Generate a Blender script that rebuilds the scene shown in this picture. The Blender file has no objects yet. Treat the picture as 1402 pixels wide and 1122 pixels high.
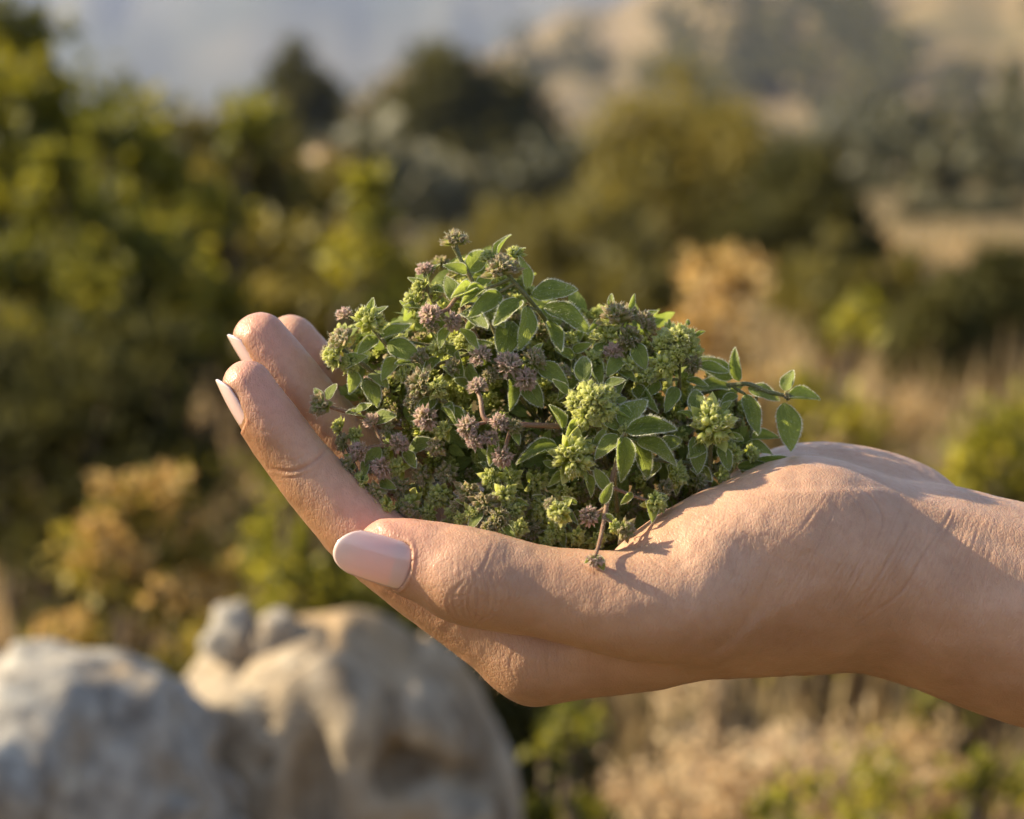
import bpy, math, random
import numpy as np
from mathutils import Vector, Matrix, Quaternion

# ---------------------------------------------------------------- scene, camera frame
SC = bpy.context.scene
COL = SC.collection
R = math.radians
PITCH = 8.0
CAMZ = 0.75
FPX = 85.0 / 36.0 * 1402.0            # focal length in photo pixels
FD = 0.56                             # metres from lens to hand
CAM = Vector((0, 0, CAMZ))
FWD = Vector((0, math.cos(R(PITCH)), -math.sin(R(PITCH))))
UPV = Vector((0, math.sin(R(PITCH)), math.cos(R(PITCH))))
HANDM = Matrix.Translation(CAM + FWD * FD) @ Matrix.Rotation(-R(PITCH), 4, 'X')   # frame in which hand and herbs are laid out

def at(px, py, d):
    """world point seen at a photo pixel, d metres along the view axis"""
    return CAM + FWD * d + Vector((1, 0, 0)) * ((px - 701) / FPX * d) + UPV * ((561 - py) / FPX * d)

def loc(px, py, y):
    """hand frame, millimetres; y = depth behind the focus plane in mm"""
    d = FD * 1000 + y
    return np.array([(px - 701) / FPX * d, y, (561 - py) / FPX * d], dtype=np.float64)

cam_d = bpy.data.cameras.new('camera')
cam = bpy.data.objects.new('camera', cam_d)
COL.objects.link(cam)
cam.location = CAM
cam.rotation_euler = (R(90 - PITCH), 0, 0)
cam_d.lens = 85
cam_d.sensor_width = 36
cam_d.clip_start = 0.02
cam_d.clip_end = 20000
cam_d.dof.use_dof = True
cam_d.dof.focus_distance = FD - 0.006
cam_d.dof.aperture_fstop = 12.0
SC.camera = cam

# ---------------------------------------------------------------- object helpers
def tag(o, label=None, cat=None, group=None, kind=None):
    if label: o['label'] = label
    if cat: o['category'] = cat
    if group: o['group'] = group
    if kind: o['kind'] = kind
    return o

def link(name, me, parent=None):
    o = bpy.data.objects.new(name, me)
    COL.objects.link(o)
    if parent is not None: o.parent = parent
    return o

def empty(name, loc=(0, 0, 0)):
    o = bpy.data.objects.new(name, None)
    COL.objects.link(o)
    o.location = loc
    o.empty_display_size = 0.02
    return o

def mesh_np(name, verts, faces, mats, mat_idx=None, smooth=True, attrs=None, uv=None):
    """verts (n,3); faces: (m,3) or (m,4) array, or a list of such arrays; attrs: dict name -> (n,) float"""
    if isinstance(faces, np.ndarray): faces = [faces]
    faces = [np.asarray(f, dtype=np.int64) for f in faces if len(f)]
    me = bpy.data.meshes.new(name)
    verts = np.ascontiguousarray(verts, dtype=np.float32)
    me.vertices.add(len(verts))
    me.vertices.foreach_set('co', verts.ravel())
    loops = np.concatenate([f.ravel() for f in faces]).astype(np.int32)
    sizes = np.concatenate([np.full(len(f), f.shape[1]) for f in faces])
    starts = np.concatenate([[0], np.cumsum(sizes)[:-1]]).astype(np.int32)
    me.loops.add(len(loops))
    me.loops.foreach_set('vertex_index', loops)
    me.polygons.add(len(sizes))
    me.polygons.foreach_set('loop_start', starts)
    if smooth: me.polygons.foreach_set('use_smooth', np.ones(len(sizes), dtype=bool))
    for m in (mats if isinstance(mats, (list, tuple)) else [mats]): me.materials.append(m)
    if mat_idx is not None: me.polygons.foreach_set('material_index', np.asarray(mat_idx, dtype=np.int32))
    me.update(calc_edges=True)
    for k, v in (attrs or {}).items():
        v = np.asarray(v, dtype=np.float32)
        if v.ndim == 1:
            a = me.attributes.new(k, 'FLOAT', 'POINT'); a.data.foreach_set('value', v)
        else:
            a = me.attributes.new(k, 'FLOAT_VECTOR', 'POINT'); a.data.foreach_set('vector', v.ravel())
    return me

# ---------------------------------------------------------------- numpy value noise
def _hash(i, j, k, seed):
    n = (i * 374761393 + j * 668265263 + k * 2147483647 + seed * 1274126177) & 0xffffffff
    n = ((n ^ (n >> 13)) * 1274126177) & 0xffffffff
    n = n ^ (n >> 16)
    return (n & 0xffff) / 65535.0

def noise3(p, seed=0):
    p = np.asarray(p, dtype=np.float64)
    i = np.floor(p).astype(np.int64); f = p - i
    f = f * f * (3 - 2 * f)
    out = 0
    for a in (0, 1):
        wa = f[..., 0] if a else 1 - f[..., 0]
        for b in (0, 1):
            wb = f[..., 1] if b else 1 - f[..., 1]
            for c in (0, 1):
                wc = f[..., 2] if c else 1 - f[..., 2]
                out = out + wa * wb * wc * _hash(i[..., 0] + a, i[..., 1] + b, i[..., 2] + c, seed)
    return out * 2 - 1

def fbm(p, octv=4, seed=0, gain=0.5):
    p = np.asarray(p, dtype=np.float64)
    s = 0; a = 1.0
    for o in range(octv):
        s = s + a * noise3(p * (2 ** o), seed + o * 17)
        a *= gain
    return s

def sstep(x, a, b):
    t = np.clip((x - a) / (b - a), 0, 1)
    return t * t * (3 - 2 * t)

# ---------------------------------------------------------------- node helper
class NT:
    def __init__(self, name):
        self.m = bpy.data.materials.new(name)
        self.m.use_nodes = True
        self.t = self.m.node_tree
        self.t.nodes.clear()
        self.out = self.n('ShaderNodeOutputMaterial')
    def n(self, typ, **kw):
        nd = self.t.nodes.new(typ)
        for k, v in kw.items():
            if k.startswith('i_'):
                key = k[2:]
                key = int(key) if key.isdigit() else key.replace('_', ' ')
                s = nd.inputs[key]
                if isinstance(v, bpy.types.NodeSocket): self.t.links.new(v, s)
                else: s.default_value = v
            else: setattr(nd, k, v)
        return nd
    def l(self, a, b): self.t.links.new(a, b)
    def noise(self, vec, scale, detail=3, rough=0.5, dist=0.0):
        nd = self.n('ShaderNodeTexNoise')
        if vec is not None: self.l(vec, nd.inputs['Vector'])
        nd.inputs['Scale'].default_value = scale
        nd.inputs['Detail'].default_value = detail
        nd.inputs['Roughness'].default_value = rough
        nd.inputs['Distortion'].default_value = dist
        return nd.outputs['Fac']
    def ramp(self, fac, stops, interp='LINEAR'):
        nd = self.n('ShaderNodeValToRGB')
        nd.color_ramp.interpolation = interp
        e = nd.color_ramp.elements
        while len(e) < len(stops): e.new(0.5)
        for el, (p, c) in zip(e, stops):
            el.position = p
            el.color = (*c, 1) if len(c) == 3 else c
        self.l(fac, nd.inputs['Fac'])
        return nd.outputs['Color']
    def mix(self, fac, a, b, blend='MIX'):
        nd = self.n('ShaderNodeMix', data_type='RGBA', blend_type=blend)
        for s, v in ((nd.inputs[0], fac), (nd.inputs[6], a), (nd.inputs[7], b)):
            if isinstance(v, bpy.types.NodeSocket): self.l(v, s)
            elif isinstance(v, (tuple, list)): s.default_value = (*v, 1) if len(v) == 3 else v
            else: s.default_value = v
        return nd.outputs[2]
    def math(self, op, a, b=0.0, c=0.0, clamp=False):
        nd = self.n('ShaderNodeMath', operation=op, use_clamp=clamp)
        for s, v in zip(nd.inputs, (a, b, c)):
            if isinstance(v, bpy.types.NodeSocket): self.l(v, s)
            else: s.default_value = v
        return nd.outputs[0]
    def attr(self, name, out='Fac'):
        return self.n('ShaderNodeAttribute', attribute_name=name).outputs[out]
    def obj(self): return self.n('ShaderNodeTexCoord').outputs['Object']
    def bump(self, h, strength, dist, normal=None):
        nd = self.n('ShaderNodeBump')
        nd.inputs['Strength'].default_value = strength
        nd.inputs['Distance'].default_value = dist
        self.l(h, nd.inputs['Height'])
        if normal is not None: self.l(normal, nd.inputs['Normal'])
        return nd.outputs['Normal']
    def pbr(self, **kw):
        nd = self.n('ShaderNodeBsdfPrincipled')
        for k, v in kw.items():
            s = nd.inputs[k.replace('_', ' ')]
            if isinstance(v, bpy.types.NodeSocket): self.l(v, s)
            elif isinstance(v, (tuple, list)) and len(v) == 3 and s.type == 'RGBA': s.default_value = (*v, 1)
            else: s.default_value = v
        return nd.outputs[0]
    def done(self, sh):
        self.l(sh, self.out.inputs['Surface'])
        return self.m
# ---------------------------------------------------------------- the hand: one continuous surface from a distance field
def surface_nets(v, org, h):
    n = np.array(v.shape)
    neg = v < 0
    cs = tuple(n - 1)
    acc = np.zeros(cs + (3,), np.float32); cnt = np.zeros(cs, np.float32)
    edges = []
    for ax in range(3):
        a = [slice(None)] * 3; b = [slice(None)] * 3
        a[ax] = slice(0, -1); b[ax] = slice(1, None)
        cr = neg[tuple(a)] != neg[tuple(b)]
        idx = np.argwhere(cr)
        va = v[tuple(a)][cr]; vb = v[tuple(b)][cr]
        t = va / (va - vb)
        p = idx.astype(np.float32); p[:, ax] += t
        o1, o2 = [(1, 2), (2, 0), (0, 1)][ax]
        ok = (idx[:, o1] > 0) & (idx[:, o2] > 0) & (idx[:, o1] < cs[o1]) & (idx[:, o2] < cs[o2])
        idx, p, va = idx[ok], p[ok], va[ok]
        for d1 in (0, 1):
            for d2 in (0, 1):
                c = idx.copy(); c[:, o1] -= d1; c[:, o2] -= d2
                np.add.at(acc, (c[:, 0], c[:, 1], c[:, 2]), p)
                np.add.at(cnt, (c[:, 0], c[:, 1], c[:, 2]), 1)
        edges.append((idx, o1, o2, va < 0))
    act = cnt > 0
    ids = np.full(cs, -1, np.int64); ids[act] = np.arange(act.sum())
    verts = acc[act] / cnt[act][:, None] * h + org
    fs = []
    for idx, o1, o2, inside in edges:
        q = []
        for d1, d2 in ((0, 0), (1, 0), (1, 1), (0, 1)):
            c = idx.copy(); c[:, o1] -= d1; c[:, o2] -= d2
            q.append(ids[c[:, 0], c[:, 1], c[:, 2]])
        q = np.stack(q, 1)
        q[~inside] = q[~inside][:, ::-1]
        fs.append(q)
    return verts, np.concatenate(fs)[:, ::1]

def smin(a, b, k):
    h = np.clip(0.5 + 0.5 * (b - a) / k, 0, 1)
    return b * (1 - h) + a * h - k * h * (1 - h)

VOX = 0.8
ORG = np.array([-74.0, -46.0, -80.0]); TOP = np.array([196.0, 84.0, 34.0])
gx, gy, gz = [np.arange(ORG[i], TOP[i], VOX, dtype=np.float32) for i in range(3)]
GX, GY, GZ = np.meshgrid(gx, gy, gz, indexing='ij')

def cone(a, b, ra, rb, sq=None):
    """capsule of changing radius; sq = (unit vector, factor) flattens it along that vector"""
    a = np.asarray(a, np.float32); b = np.asarray(b, np.float32)
    ba = b - a; L = float(ba @ ba)
    px, py, pz = GX - a[0], GY - a[1], GZ - a[2]
    t = np.clip((px * ba[0] + py * ba[1] + pz * ba[2]) / L, 0, 1)
    px -= t * ba[0]; py -= t * ba[1]; pz -= t * ba[2]
    d2 = px * px + py * py + pz * pz
    if sq is not None:
        u, f = sq
        w = px * u[0] + py * u[1] + pz * u[2]
        d2 = d2 + w * w * (f * f - 1)
    return np.sqrt(d2) - (ra + (rb - ra) * t)

def ellip(c, r, axes=None):
    c = np.asarray(c, np.float32)
    px, py, pz = GX - c[0], GY - c[1], GZ - c[2]
    if axes is not None:
        A = np.asarray(axes, np.float32)
        px, py, pz = (px * A[0, 0] + py * A[0, 1] + pz * A[0, 2], px * A[1, 0] + py * A[1, 1] + pz * A[1, 2],
                      px * A[2, 0] + py * A[2, 1] + pz * A[2, 2])
    k0 = np.sqrt((px / r[0]) ** 2 + (py / r[1]) ** 2 + (pz / r[2]) ** 2) + 1e-6
    k1 = np.sqrt((px / r[0] ** 2) ** 2 + (py / r[1] ** 2) ** 2 + (pz / r[2] ** 2) ** 2) + 1e-9
    return k0 * (k0 - 1) / k1

def chain(pts, n=5, sq=None):
    """tube swept along a Catmull-Rom spline through (point, radius) pairs, evaluated only near itself"""
    P = np.array([list(p) + [r] for p, r in pts])
    P = np.vstack([2 * P[0] - P[1], P, 2 * P[-1] - P[-2]])
    S = []
    for i in range(1, len(P) - 2):
        for t in np.linspace(0, 1, n, endpoint=False):
            p0, p1, p2, p3 = P[i - 1:i + 3]
            S.append(0.5 * (2 * p1 + (p2 - p0) * t + (2 * p0 - 5 * p1 + 4 * p2 - p3) * t * t + (3 * p1 - p0 - 3 * p2 + p3) * t ** 3))
    S.append(P[-2])
    S = np.array(S)
    lo = np.maximum(((S[:, :3].min(0) - 24 - ORG) / VOX).astype(int), 0)
    hi = np.minimum(((S[:, :3].max(0) + 24 - ORG) / VOX).astype(int) + 1, np.array(GX.shape))
    sl = tuple(slice(l, h) for l, h in zip(lo, hi))
    out = np.full(GX.shape, 60.0, np.float32)
    X, Y, Z = GX[sl], GY[sl], GZ[sl]
    best = None
    for q0, q1 in zip(S[:-1], S[1:]):
        ba = q1[:3] - q0[:3]; L = float(ba @ ba)
        px, py, pz = X - np.float32(q0[0]), Y - np.float32(q0[1]), Z - np.float32(q0[2])
        t = np.clip((px * ba[0] + py * ba[1] + pz * ba[2]) / L, 0, 1).astype(np.float32)
        px = px - t * np.float32(ba[0]); py = py - t * np.float32(ba[1]); pz = pz - t * np.float32(ba[2])
        e = np.sqrt(px * px + py * py + pz * pz) - np.float32(q0[3]) - t * np.float32(q1[3] - q0[3])
        best = e if best is None else np.minimum(best, e)
    out[sl] = best
    return out

def unit(v):
    v = np.asarray(v, float); return v / np.linalg.norm(v)

# joints: photo pixel, depth mm, radius mm
IDX = [((339, 527, -1), 5.9), ((368, 576, -1), 7.0), ((410, 634, 0), 7.5), ((458, 690, 0), 8.1), ((506, 738, 0), 8.9), ((600, 806, 0), 9.8), ((735, 886, 2), 12.8)]
MID = [((357, 466, 17), 6.7), ((393, 518, 17), 7.7), ((442, 576, 18), 7.9), ((540, 676, 18), 9.0), ((740, 852, 19), 12.0)]
RNG = [((399, 469, 33), 6.8), ((430, 508, 33), 7.3), ((482, 562, 34), 7.6), ((575, 662, 35), 8.6), ((765, 820, 36), 11.5)]
PNK = [((500, 545, 50), 5.6), ((525, 575, 50), 6.2), ((560, 612, 50), 6.4), ((640, 680, 51), 7.6), ((800, 790, 52), 10.5)]
THB = [((534, 756, -15), 7.6), ((566, 764, -15), 8.9), ((605, 777, -16), 9.9), ((650, 792, -17), 11.2), ((745, 811, -17), 10.4), ((860, 828, -17), 12.2), ((935, 825, -15), 14.0)]
def J(l): return [(loc(*p), r) for p, r in l]
IDXJ, MIDJ, RNGJ, PNKJ, THBJ = map(J, (IDX, MID, RNG, PNK, THB))

# palm: metacarpals, thenar and hypothenar pads, wrist, forearm
palm = chain([(loc(735, 886, 2), 12.8), (loc(860, 869, 3), 13.6), (loc(960, 838, 4), 14.4), (loc(1080, 806, 4), 15.5)])
for a, b, ra, rb in (((740, 852, 19), (1080, 775, 16), 12, 15), ((765, 820, 36), (1090, 745, 30), 11.5, 15), ((800, 790, 52), (1100, 715, 42), 10.5, 14)):
    palm = smin(palm, cone(loc(*a), loc(*b), ra, rb), 9)
w0, w1 = loc(1110, 765, 10), loc(1290, 806, 12)
w2 = loc(1402, 842, 12); w3 = w2 + (w2 - w1) * 5.0
tilt = unit((0, 1, 0.25))
fore = smin(cone(w0, w1, 22.5, 22.3, (tilt, 0.93)), cone(w1, w2, 22.3, 23.2, (tilt, 0.95)), 8)
fore = smin(fore, cone(w2, w3, 23.2, 33.0), 10)
palm = smin(palm, fore, 18)
ax = unit(loc(1150, 735, -6) - loc(880, 800, -14)); up = unit(np.array([0, -0.35, 1.0]) - ax * (ax @ np.array([0, -0.35, 1.0])))
thenar = ellip(loc(1020, 775, -6), (34, 16.2, 18), (ax, np.cross(up, ax), up))
palm = smin(palm, thenar, 17)
hyp = ellip(loc(1165, 690, 36), (29, 15, 14.5), (unit((1, 0, -0.12)), unit((0, 1, 0)), unit((0.12, 0, 1))))
palm = smin(palm, hyp, 9)
hollow = ellip(loc(850, 700, 22), (26, 18, 14))
palm = -smin(-palm, hollow, 8)

hand = None
for ch, kk in ((IDXJ, 4), (MIDJ, 4), (RNGJ, 4), (PNKJ, 4)):
    d = smin(palm, chain(ch), kk)
    hand = d if hand is None else np.minimum(hand, d)
kx = (1.2 + 8.5 * sstep(GX, loc(890, 0, -15)[0], loc(1000, 0, -15)[0])).astype(np.float32)
hand = smin(hand, chain(THBJ), kx)
HV, HF = surface_nets(hand, ORG, VOX)
HSDF = hand
del palm, fore, thenar, hyp, hollow, kx, d

def to_px(v):
    d = FD * 1000 + v[:, 1]
    return np.stack([701 + v[:, 0] / d * FPX, 561 - v[:, 2] / d * FPX], 1)

def vnormals(v, f):
    n = np.cross(v[f[:, 2]] - v[f[:, 0]], v[f[:, 3]] - v[f[:, 1]])
    out = np.zeros_like(v)
    for i in range(4):
        for c in range(3): out[:, c] += np.bincount(f[:, i], n[:, c], len(v))
    return out / (np.linalg.norm(out, axis=1, keepdims=True) + 1e-9)

def laplace(v, f, it, lam=0.5):
    deg = np.bincount(f.ravel(), minlength=len(v)) * 2.0
    for _ in range(it):
        s = np.zeros_like(v)
        for i in range(4):
            for c in range(3):
                s[:, c] += np.bincount(f[:, i], v[f[:, (i + 1) % 4], c] + v[f[:, i - 1], c], len(v))
        v = v + lam * (s / deg[:, None] - v)
    return v

def subdivide(v, f):
    """one Catmull-Clark style linear split followed by smoothing"""
    e = np.concatenate([f[:, [i, (i + 1) % 4]] for i in range(4)])
    es = np.sort(e, 1)
    u, inv = np.unique(es, axis=0, return_inverse=True)
    nf, nv = len(f), len(v)
    fc = v[f].mean(1)
    ec = v[u].mean(1)
    vv = np.concatenate([v, ec, fc])
    ei = inv.reshape(4, nf) + nv
    ci = np.arange(nf) + nv + len(u)
    q = [np.stack([f[:, i], ei[i], ci, ei[i - 1]], 1) for i in range(4)]
    return vv, np.concatenate(q)

HV = laplace(HV.astype(np.float64), HF, 3)
HV, HF = subdivide(HV, HF)
HV = laplace(HV, HF, 3)

# ---- nails: plates that sit on the finger backs, and the bed they lie in
def nail_frame(base, tip, n, lift):
    A = loc(*base); B = loc(*tip)
    a = unit(B - A); n = np.asarray(n, float); n = unit(n - a * (a @ n)); s = np.cross(a, n)
    return A, a, n, s, lift

# name, (axis point at the nail root, axis point under the tip, outward direction, radius of the finger back), length, half width, curve radius
NAILS = [
    ('thumb_nail', nail_frame((567, 766, -15), (532, 755, -15), (-0.05, -0.93, -0.30), 8.75), 17.6, 5.7, 8.2, 0.5),
    ('index_nail', nail_frame((366, 572, -1), (341, 527, -1), (-0.86, -0.10, -0.50), 6.75), 13.4, 5.2, 6.8, 0.7),
    ('middle_nail', nail_frame((382, 499, 17), (354, 457, 17), (-0.88, -0.10, -0.46), 7.0), 12.6, 5.2, 6.8, 0.7),
    ('ring_nail', nail_frame((436, 512, 33), (404, 476, 33), (-0.80, -0.1, -0.6), 7.4), 11.5, 4.8, 6.6, 0.7),
    ('little_nail', nail_frame((527, 578, 50), (501, 546, 50), (-0.80, 0.0, -0.6), 6.0), 10.0, 3.9, 5.4, 0.7),
]
HN = vnormals(HV, HF)
PINK = np.zeros(len(HV))
for nm, (A, a, n, s, lift), L, W, RN, sink in NAILS:
    d = HV - A
    u, v, h = d @ a, d @ s, d @ n
    x = np.clip(v / W, -1.6, 1.6)
    plate = lift - (RN - np.sqrt(np.maximum(RN * RN - np.minimum(np.abs(v), RN * 0.98) ** 2, 0)))
    r_out = np.maximum(np.abs(v) / W, np.where(u < 2.2, np.sqrt(np.maximum(((2.2 - u) / 2.4), 0) ** 2 + (v / W) ** 2), 0))
    sk = 0.45 if nm == 'thumb_nail' else 0.28
    near = (h > 0.5) & (u > -4) & (u < L * 0.92)
    inside = near & (r_out < 1.0) & (h > plate - sk)
    HV[inside] += n * (plate - sk - h)[inside][:, None]
    ring = near & (r_out >= 1.0) & (r_out < 1.45) & (HN @ n > -0.2)
    HV[ring] += HN[ring] * ((0.26 if nm == 'thumb_nail' else 0.12) * np.exp(-((r_out[ring] - 1.13) / 0.12) ** 2))[:, None]
    tipc = A + a * (L * 0.45)
    PINK = np.maximum(PINK, np.exp(-(np.linalg.norm(HV - tipc, axis=1) / (L * 0.85)) ** 2))

def nail_mesh(spec, mat):
    nm, (A, a, n, s, lift), L, W, RN, sink = spec
    nu, nv = 26, 17
    V = []; C = []
    for side in (0, 1):
        for i in range(nu):
            for j in range(nv):
                vv = -1 + 2 * j / (nv - 1)
                x = vv * W
                u0 = 2.0 * (1 - math.sqrt(max(0, 1 - (abs(vv) * 0.985) ** 2)))       # rounded root
                u1 = L - 0.34 * L * (1 - math.sqrt(max(0, 1 - (abs(vv) * 0.97) ** 2.2)))   # almond free edge
                t = i / (nu - 1)
                u = u0 + (u1 - u0) * t
                narrow = 1 - 0.16 * max(0, (u / L - 0.45) / 0.55) ** 1.5
                x *= narrow
                hgt = lift - (RN - math.sqrt(max(RN * RN - x * x, 0))) - 0.9 * (u / L - 0.45) ** 2 * 1.6 - sink * 0.0
                hgt -= 0.10 * max(0, 1 - u / 2.0) ** 2
                edge = min(1, min(1 - abs(vv), (1 - t) * 3, ) / 0.14)
                hgt -= (0.42 if side else 0.0) + 0.08 * (1 - edge) ** 2
                V.append(A + a * u + s * x + n * hgt); C.append(u / L)
    F = []
    def q(side, i, j): return side * nu * nv + i * nv + j
    for i in range(nu - 1):
        for j in range(nv - 1):
            F.append([q(0, i, j), q(0, i + 1, j), q(0, i + 1, j + 1), q(0, i, j + 1)])
            F.append([q(1, i, j), q(1, i, j + 1), q(1, i + 1, j + 1), q(1, i + 1, j)])
    for i in range(nu - 1):
        for j, fl in ((0, 0), (nv - 1, 1)):
            f = [q(0, i, j), q(1, i, j), q(1, i + 1, j), q(0, i + 1, j)]
            F.append(f[::-1] if fl else f)
    for j in range(nv - 1):
        for i, fl in ((0, 1), (nu - 1, 0)):
            f = [q(0, i, j), q(1, i, j), q(1, i, j + 1), q(0, i, j + 1)]
            F.append(f[::-1] if fl else f)
    return mesh_np(nm, np.array(V) * 0.001, np.array(F), mat, attrs={'along': np.array(C)})

# ---- creases and wrinkles pressed into the skin
def poly_dist(P, line):
    best = np.full(len(P), 1e9); tt = np.zeros(len(P))
    line = np.asarray(line, float)
    for k in range(len(line) - 1):
        a, b = line[k], line[k + 1]
        ba = b - a
        t = np.clip(((P - a) @ ba) / (ba @ ba), 0, 1)
        d = np.linalg.norm(P - a - t[:, None] * ba, axis=1)
        m = d < best
        best[m] = d[m]; tt[m] = (k + t[m]) / (len(line) - 1)
    return best, tt

def curve2(pts, n=14):
    P = np.array(pts, float); P = np.vstack([2 * P[0] - P[1], P, 2 * P[-1] - P[-2]])
    out = []
    for i in range(1, len(P) - 2):
        for t in np.linspace(0, 1, n, endpoint=False):
            p0, p1, p2, p3 = P[i - 1:i + 3]
            out.append(0.5 * (2 * p1 + (p2 - p0) * t + (2 * p0 - 5 * p1 + 4 * p2 - p3) * t * t + (3 * p1 - p0 - 3 * p2 + p3) * t ** 3))
    out.append(P[-2])
    return np.array(out)

rw = random.Random(5)
CREASES = []   # (curve in photo pixels, width px, depth mm)
def crease(pts, w, dep): CREASES.append((curve2(pts), w, dep))
# wrist
crease([(1246, 708), (1232, 738), (1216, 768), (1196, 800), (1172, 822)], 4.2, 0.20)
crease([(1304, 700), (1284, 730), (1262, 764), (1236, 808), (1206, 832), (1174, 856)], 4.2, 0.20)
crease([(1165, 660), (1196, 684), (1209, 712), (1200, 742), (1190, 765)], 4.0, 0.15)
crease([(1150, 664), (1176, 690), (1186, 716), (1178, 744)], 3.4, 0.10)
for k in range(60):
    f = k / 59
    x0 = 1120 + f * 250 + rw.uniform(-8, 8); y0 = 690 + f * 40 + rw.uniform(-30, 70)
    ln = rw.uniform(50, 130); sl = rw.uniform(0.42, 0.62) - 0.25 * f + 0.1
    crease([(x0, y0), (x0 - ln * sl * 0.4 + rw.uniform(-5, 5), y0 + ln * 0.45), (x0 - ln * sl + rw.uniform(-6, 6), y0 + ln)], rw.uniform(2.2, 3.4), rw.uniform(0.05, 0.13))
for k in range(26):                                # thenar: fine long folds across the pad
    x0 = rw.uniform(930, 1130); y0 = rw.uniform(690, 850); ln = rw.uniform(30, 70)
    crease([(x0, y0), (x0 - 6 + rw.uniform(-5, 5), y0 + ln * 0.5), (x0 - 20 + rw.uniform(-8, 8), y0 + ln)], 2.8, rw.uniform(0.05, 0.11))
for k in range(16):
    x0 = rw.uniform(900, 1060); y0 = rw.uniform(665, 760); ln = rw.uniform(50, 110)
    crease([(x0, y0), (x0 + ln * 0.5, y0 + ln * 0.16 + rw.uniform(-4, 4)), (x0 + ln, y0 + ln * 0.42)], 2.6, rw.uniform(0.05, 0.11))
# thumb knuckle: an eye of nested arcs
for k in range(4):
    x = 614 + k * 9 + rw.uniform(-2, 2); hgt = 26 + k * 5 + rw.uniform(-4, 4); bow = 14 - k * 2.5; yc = 822 + rw.uniform(-4, 4)
    crease([(x + bow + 8, yc - hgt), (x + 1, yc - hgt * 0.4), (x, yc + hgt * 0.25), (x + bow, yc + hgt)], rw.uniform(2.8, 4.0), rw.uniform(0.12, 0.22))
for k in range(5):
    x = 655 + k * 10 + rw.uniform(-3, 3); hgt = 44 - k * 4 + rw.uniform(-6, 6); bow = 5 + k * 2.6; yc = 818 + rw.uniform(-5, 5)
    crease([(x - bow, yc - hgt), (x + 1, yc - hgt * 0.35), (x + 1, yc + hgt * 0.35), (x - bow, yc + hgt * 0.9)], rw.uniform(2.6, 3.8), 0.20 - 0.025 * k)
for k in range(10):                                # short cross links that break the arcs up
    x = rw.uniform(618, 690); y = rw.uniform(795, 850); a_ = rw.uniform(-0.9, 0.9)
    crease([(x - 7, y - 7 * a_), (x, y + rw.uniform(-2, 2)), (x + 7, y + 7 * a_)], 3.0, rw.uniform(0.10, 0.18))
for k in range(9):
    x = rw.uniform(590, 700); y = rw.uniform(745, 800)
    crease([(x, y), (x - 3, y + 14), (x - 1, y + 30)], 2.6, 0.09)
crease([(676, 742), (670, 756), (664, 772), (650, 790)], 3.5, 0.16)
# index finger: flexion folds and the knuckle at the bottom of the hand
crease([(366, 642), (396, 646), (424, 636), (452, 612)], 4.5, 0.30)
crease([(385, 656), (410, 652), (434, 640)], 3, 0.14)
crease([(376, 628), (402, 630), (428, 618)], 3, 0.10)
crease([(340, 576), (366, 592), (398, 580)], 3, 0.07)
crease([(462, 770), (486, 762), (512, 742)], 4.5, 0.22)
for k in range(10):
    x = 690 + k * 13 + rw.uniform(-4, 4)
    crease([(x, 888 + rw.uniform(0, 8)), (x - 5 + rw.uniform(-3, 3), 910), (x + 3, 932 + rw.uniform(0, 12))], 3, rw.uniform(0.06, 0.16))
for k in range(8):                                 # folds where the thumb joins the palm
    x0 = 790 + k * 16; y0 = 764 + rw.uniform(-6, 10)
    crease([(x0, y0), (x0 + 14, y0 + 14), (x0 + 34, y0 + 20 + rw.uniform(-3, 8))], 3, rw.uniform(0.08, 0.16))

PX = to_px(HV)
HN = vnormals(HV, HF)
view = HV + np.array([0, FD * 1000, 0]); view /= np.linalg.norm(view, axis=1, keepdims=True)
face = sstep(-(HN * view).sum(1), 0.05, 0.35)
# index finger only up to the thumb in front of it, thumb only near the lens
for c, w, dep in CREASES:
    lo = c.min(0) - 14; hi = c.max(0) + 14
    sel = np.where((PX[:, 0] > lo[0]) & (PX[:, 0] < hi[0]) & (PX[:, 1] > lo[1]) & (PX[:, 1] < hi[1]) & (face > 0))[0]
    if not len(sel): continue
    sel = sel[HV[sel, 1] < HV[sel, 1].min() + 16]
    d, t = poly_dist(PX[sel], c)
    wig = 0.75 + 0.35 * noise3(np.stack([PX[sel, 0], PX[sel, 1], np.full(len(sel), w)], 1) / 9.0, 3)
    fade = np.sin(np.pi * np.clip(t * 0.94 + 0.03, 0, 1)) ** 0.6
    prof = np.exp(-(d / (w * 0.5)) ** 2) - 0.42 * np.exp(-((d - w * 1.15) / (w * 0.55)) ** 2)
    HV[sel] -= HN[sel] * (dep * prof * fade * wig * face[sel])[:, None]
# tendons at the wrist
for c, w, hgt in ((curve2([(1240, 690), (1310, 706), (1402, 735)]), 16, 0.9), (curve2([(1225, 716), (1310, 742), (1402, 778)]), 14, 0.5)):
    d, t = poly_dist(PX, c)
    HV += HN * (hgt * np.exp(-(d / w) ** 2) * face * sstep(PX[:, 0], 1230, 1290))[:, None]
# soft unevenness of flesh
HV += HN * (0.16 * fbm(HV / 5.0, 3, 9))[:, None]

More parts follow.
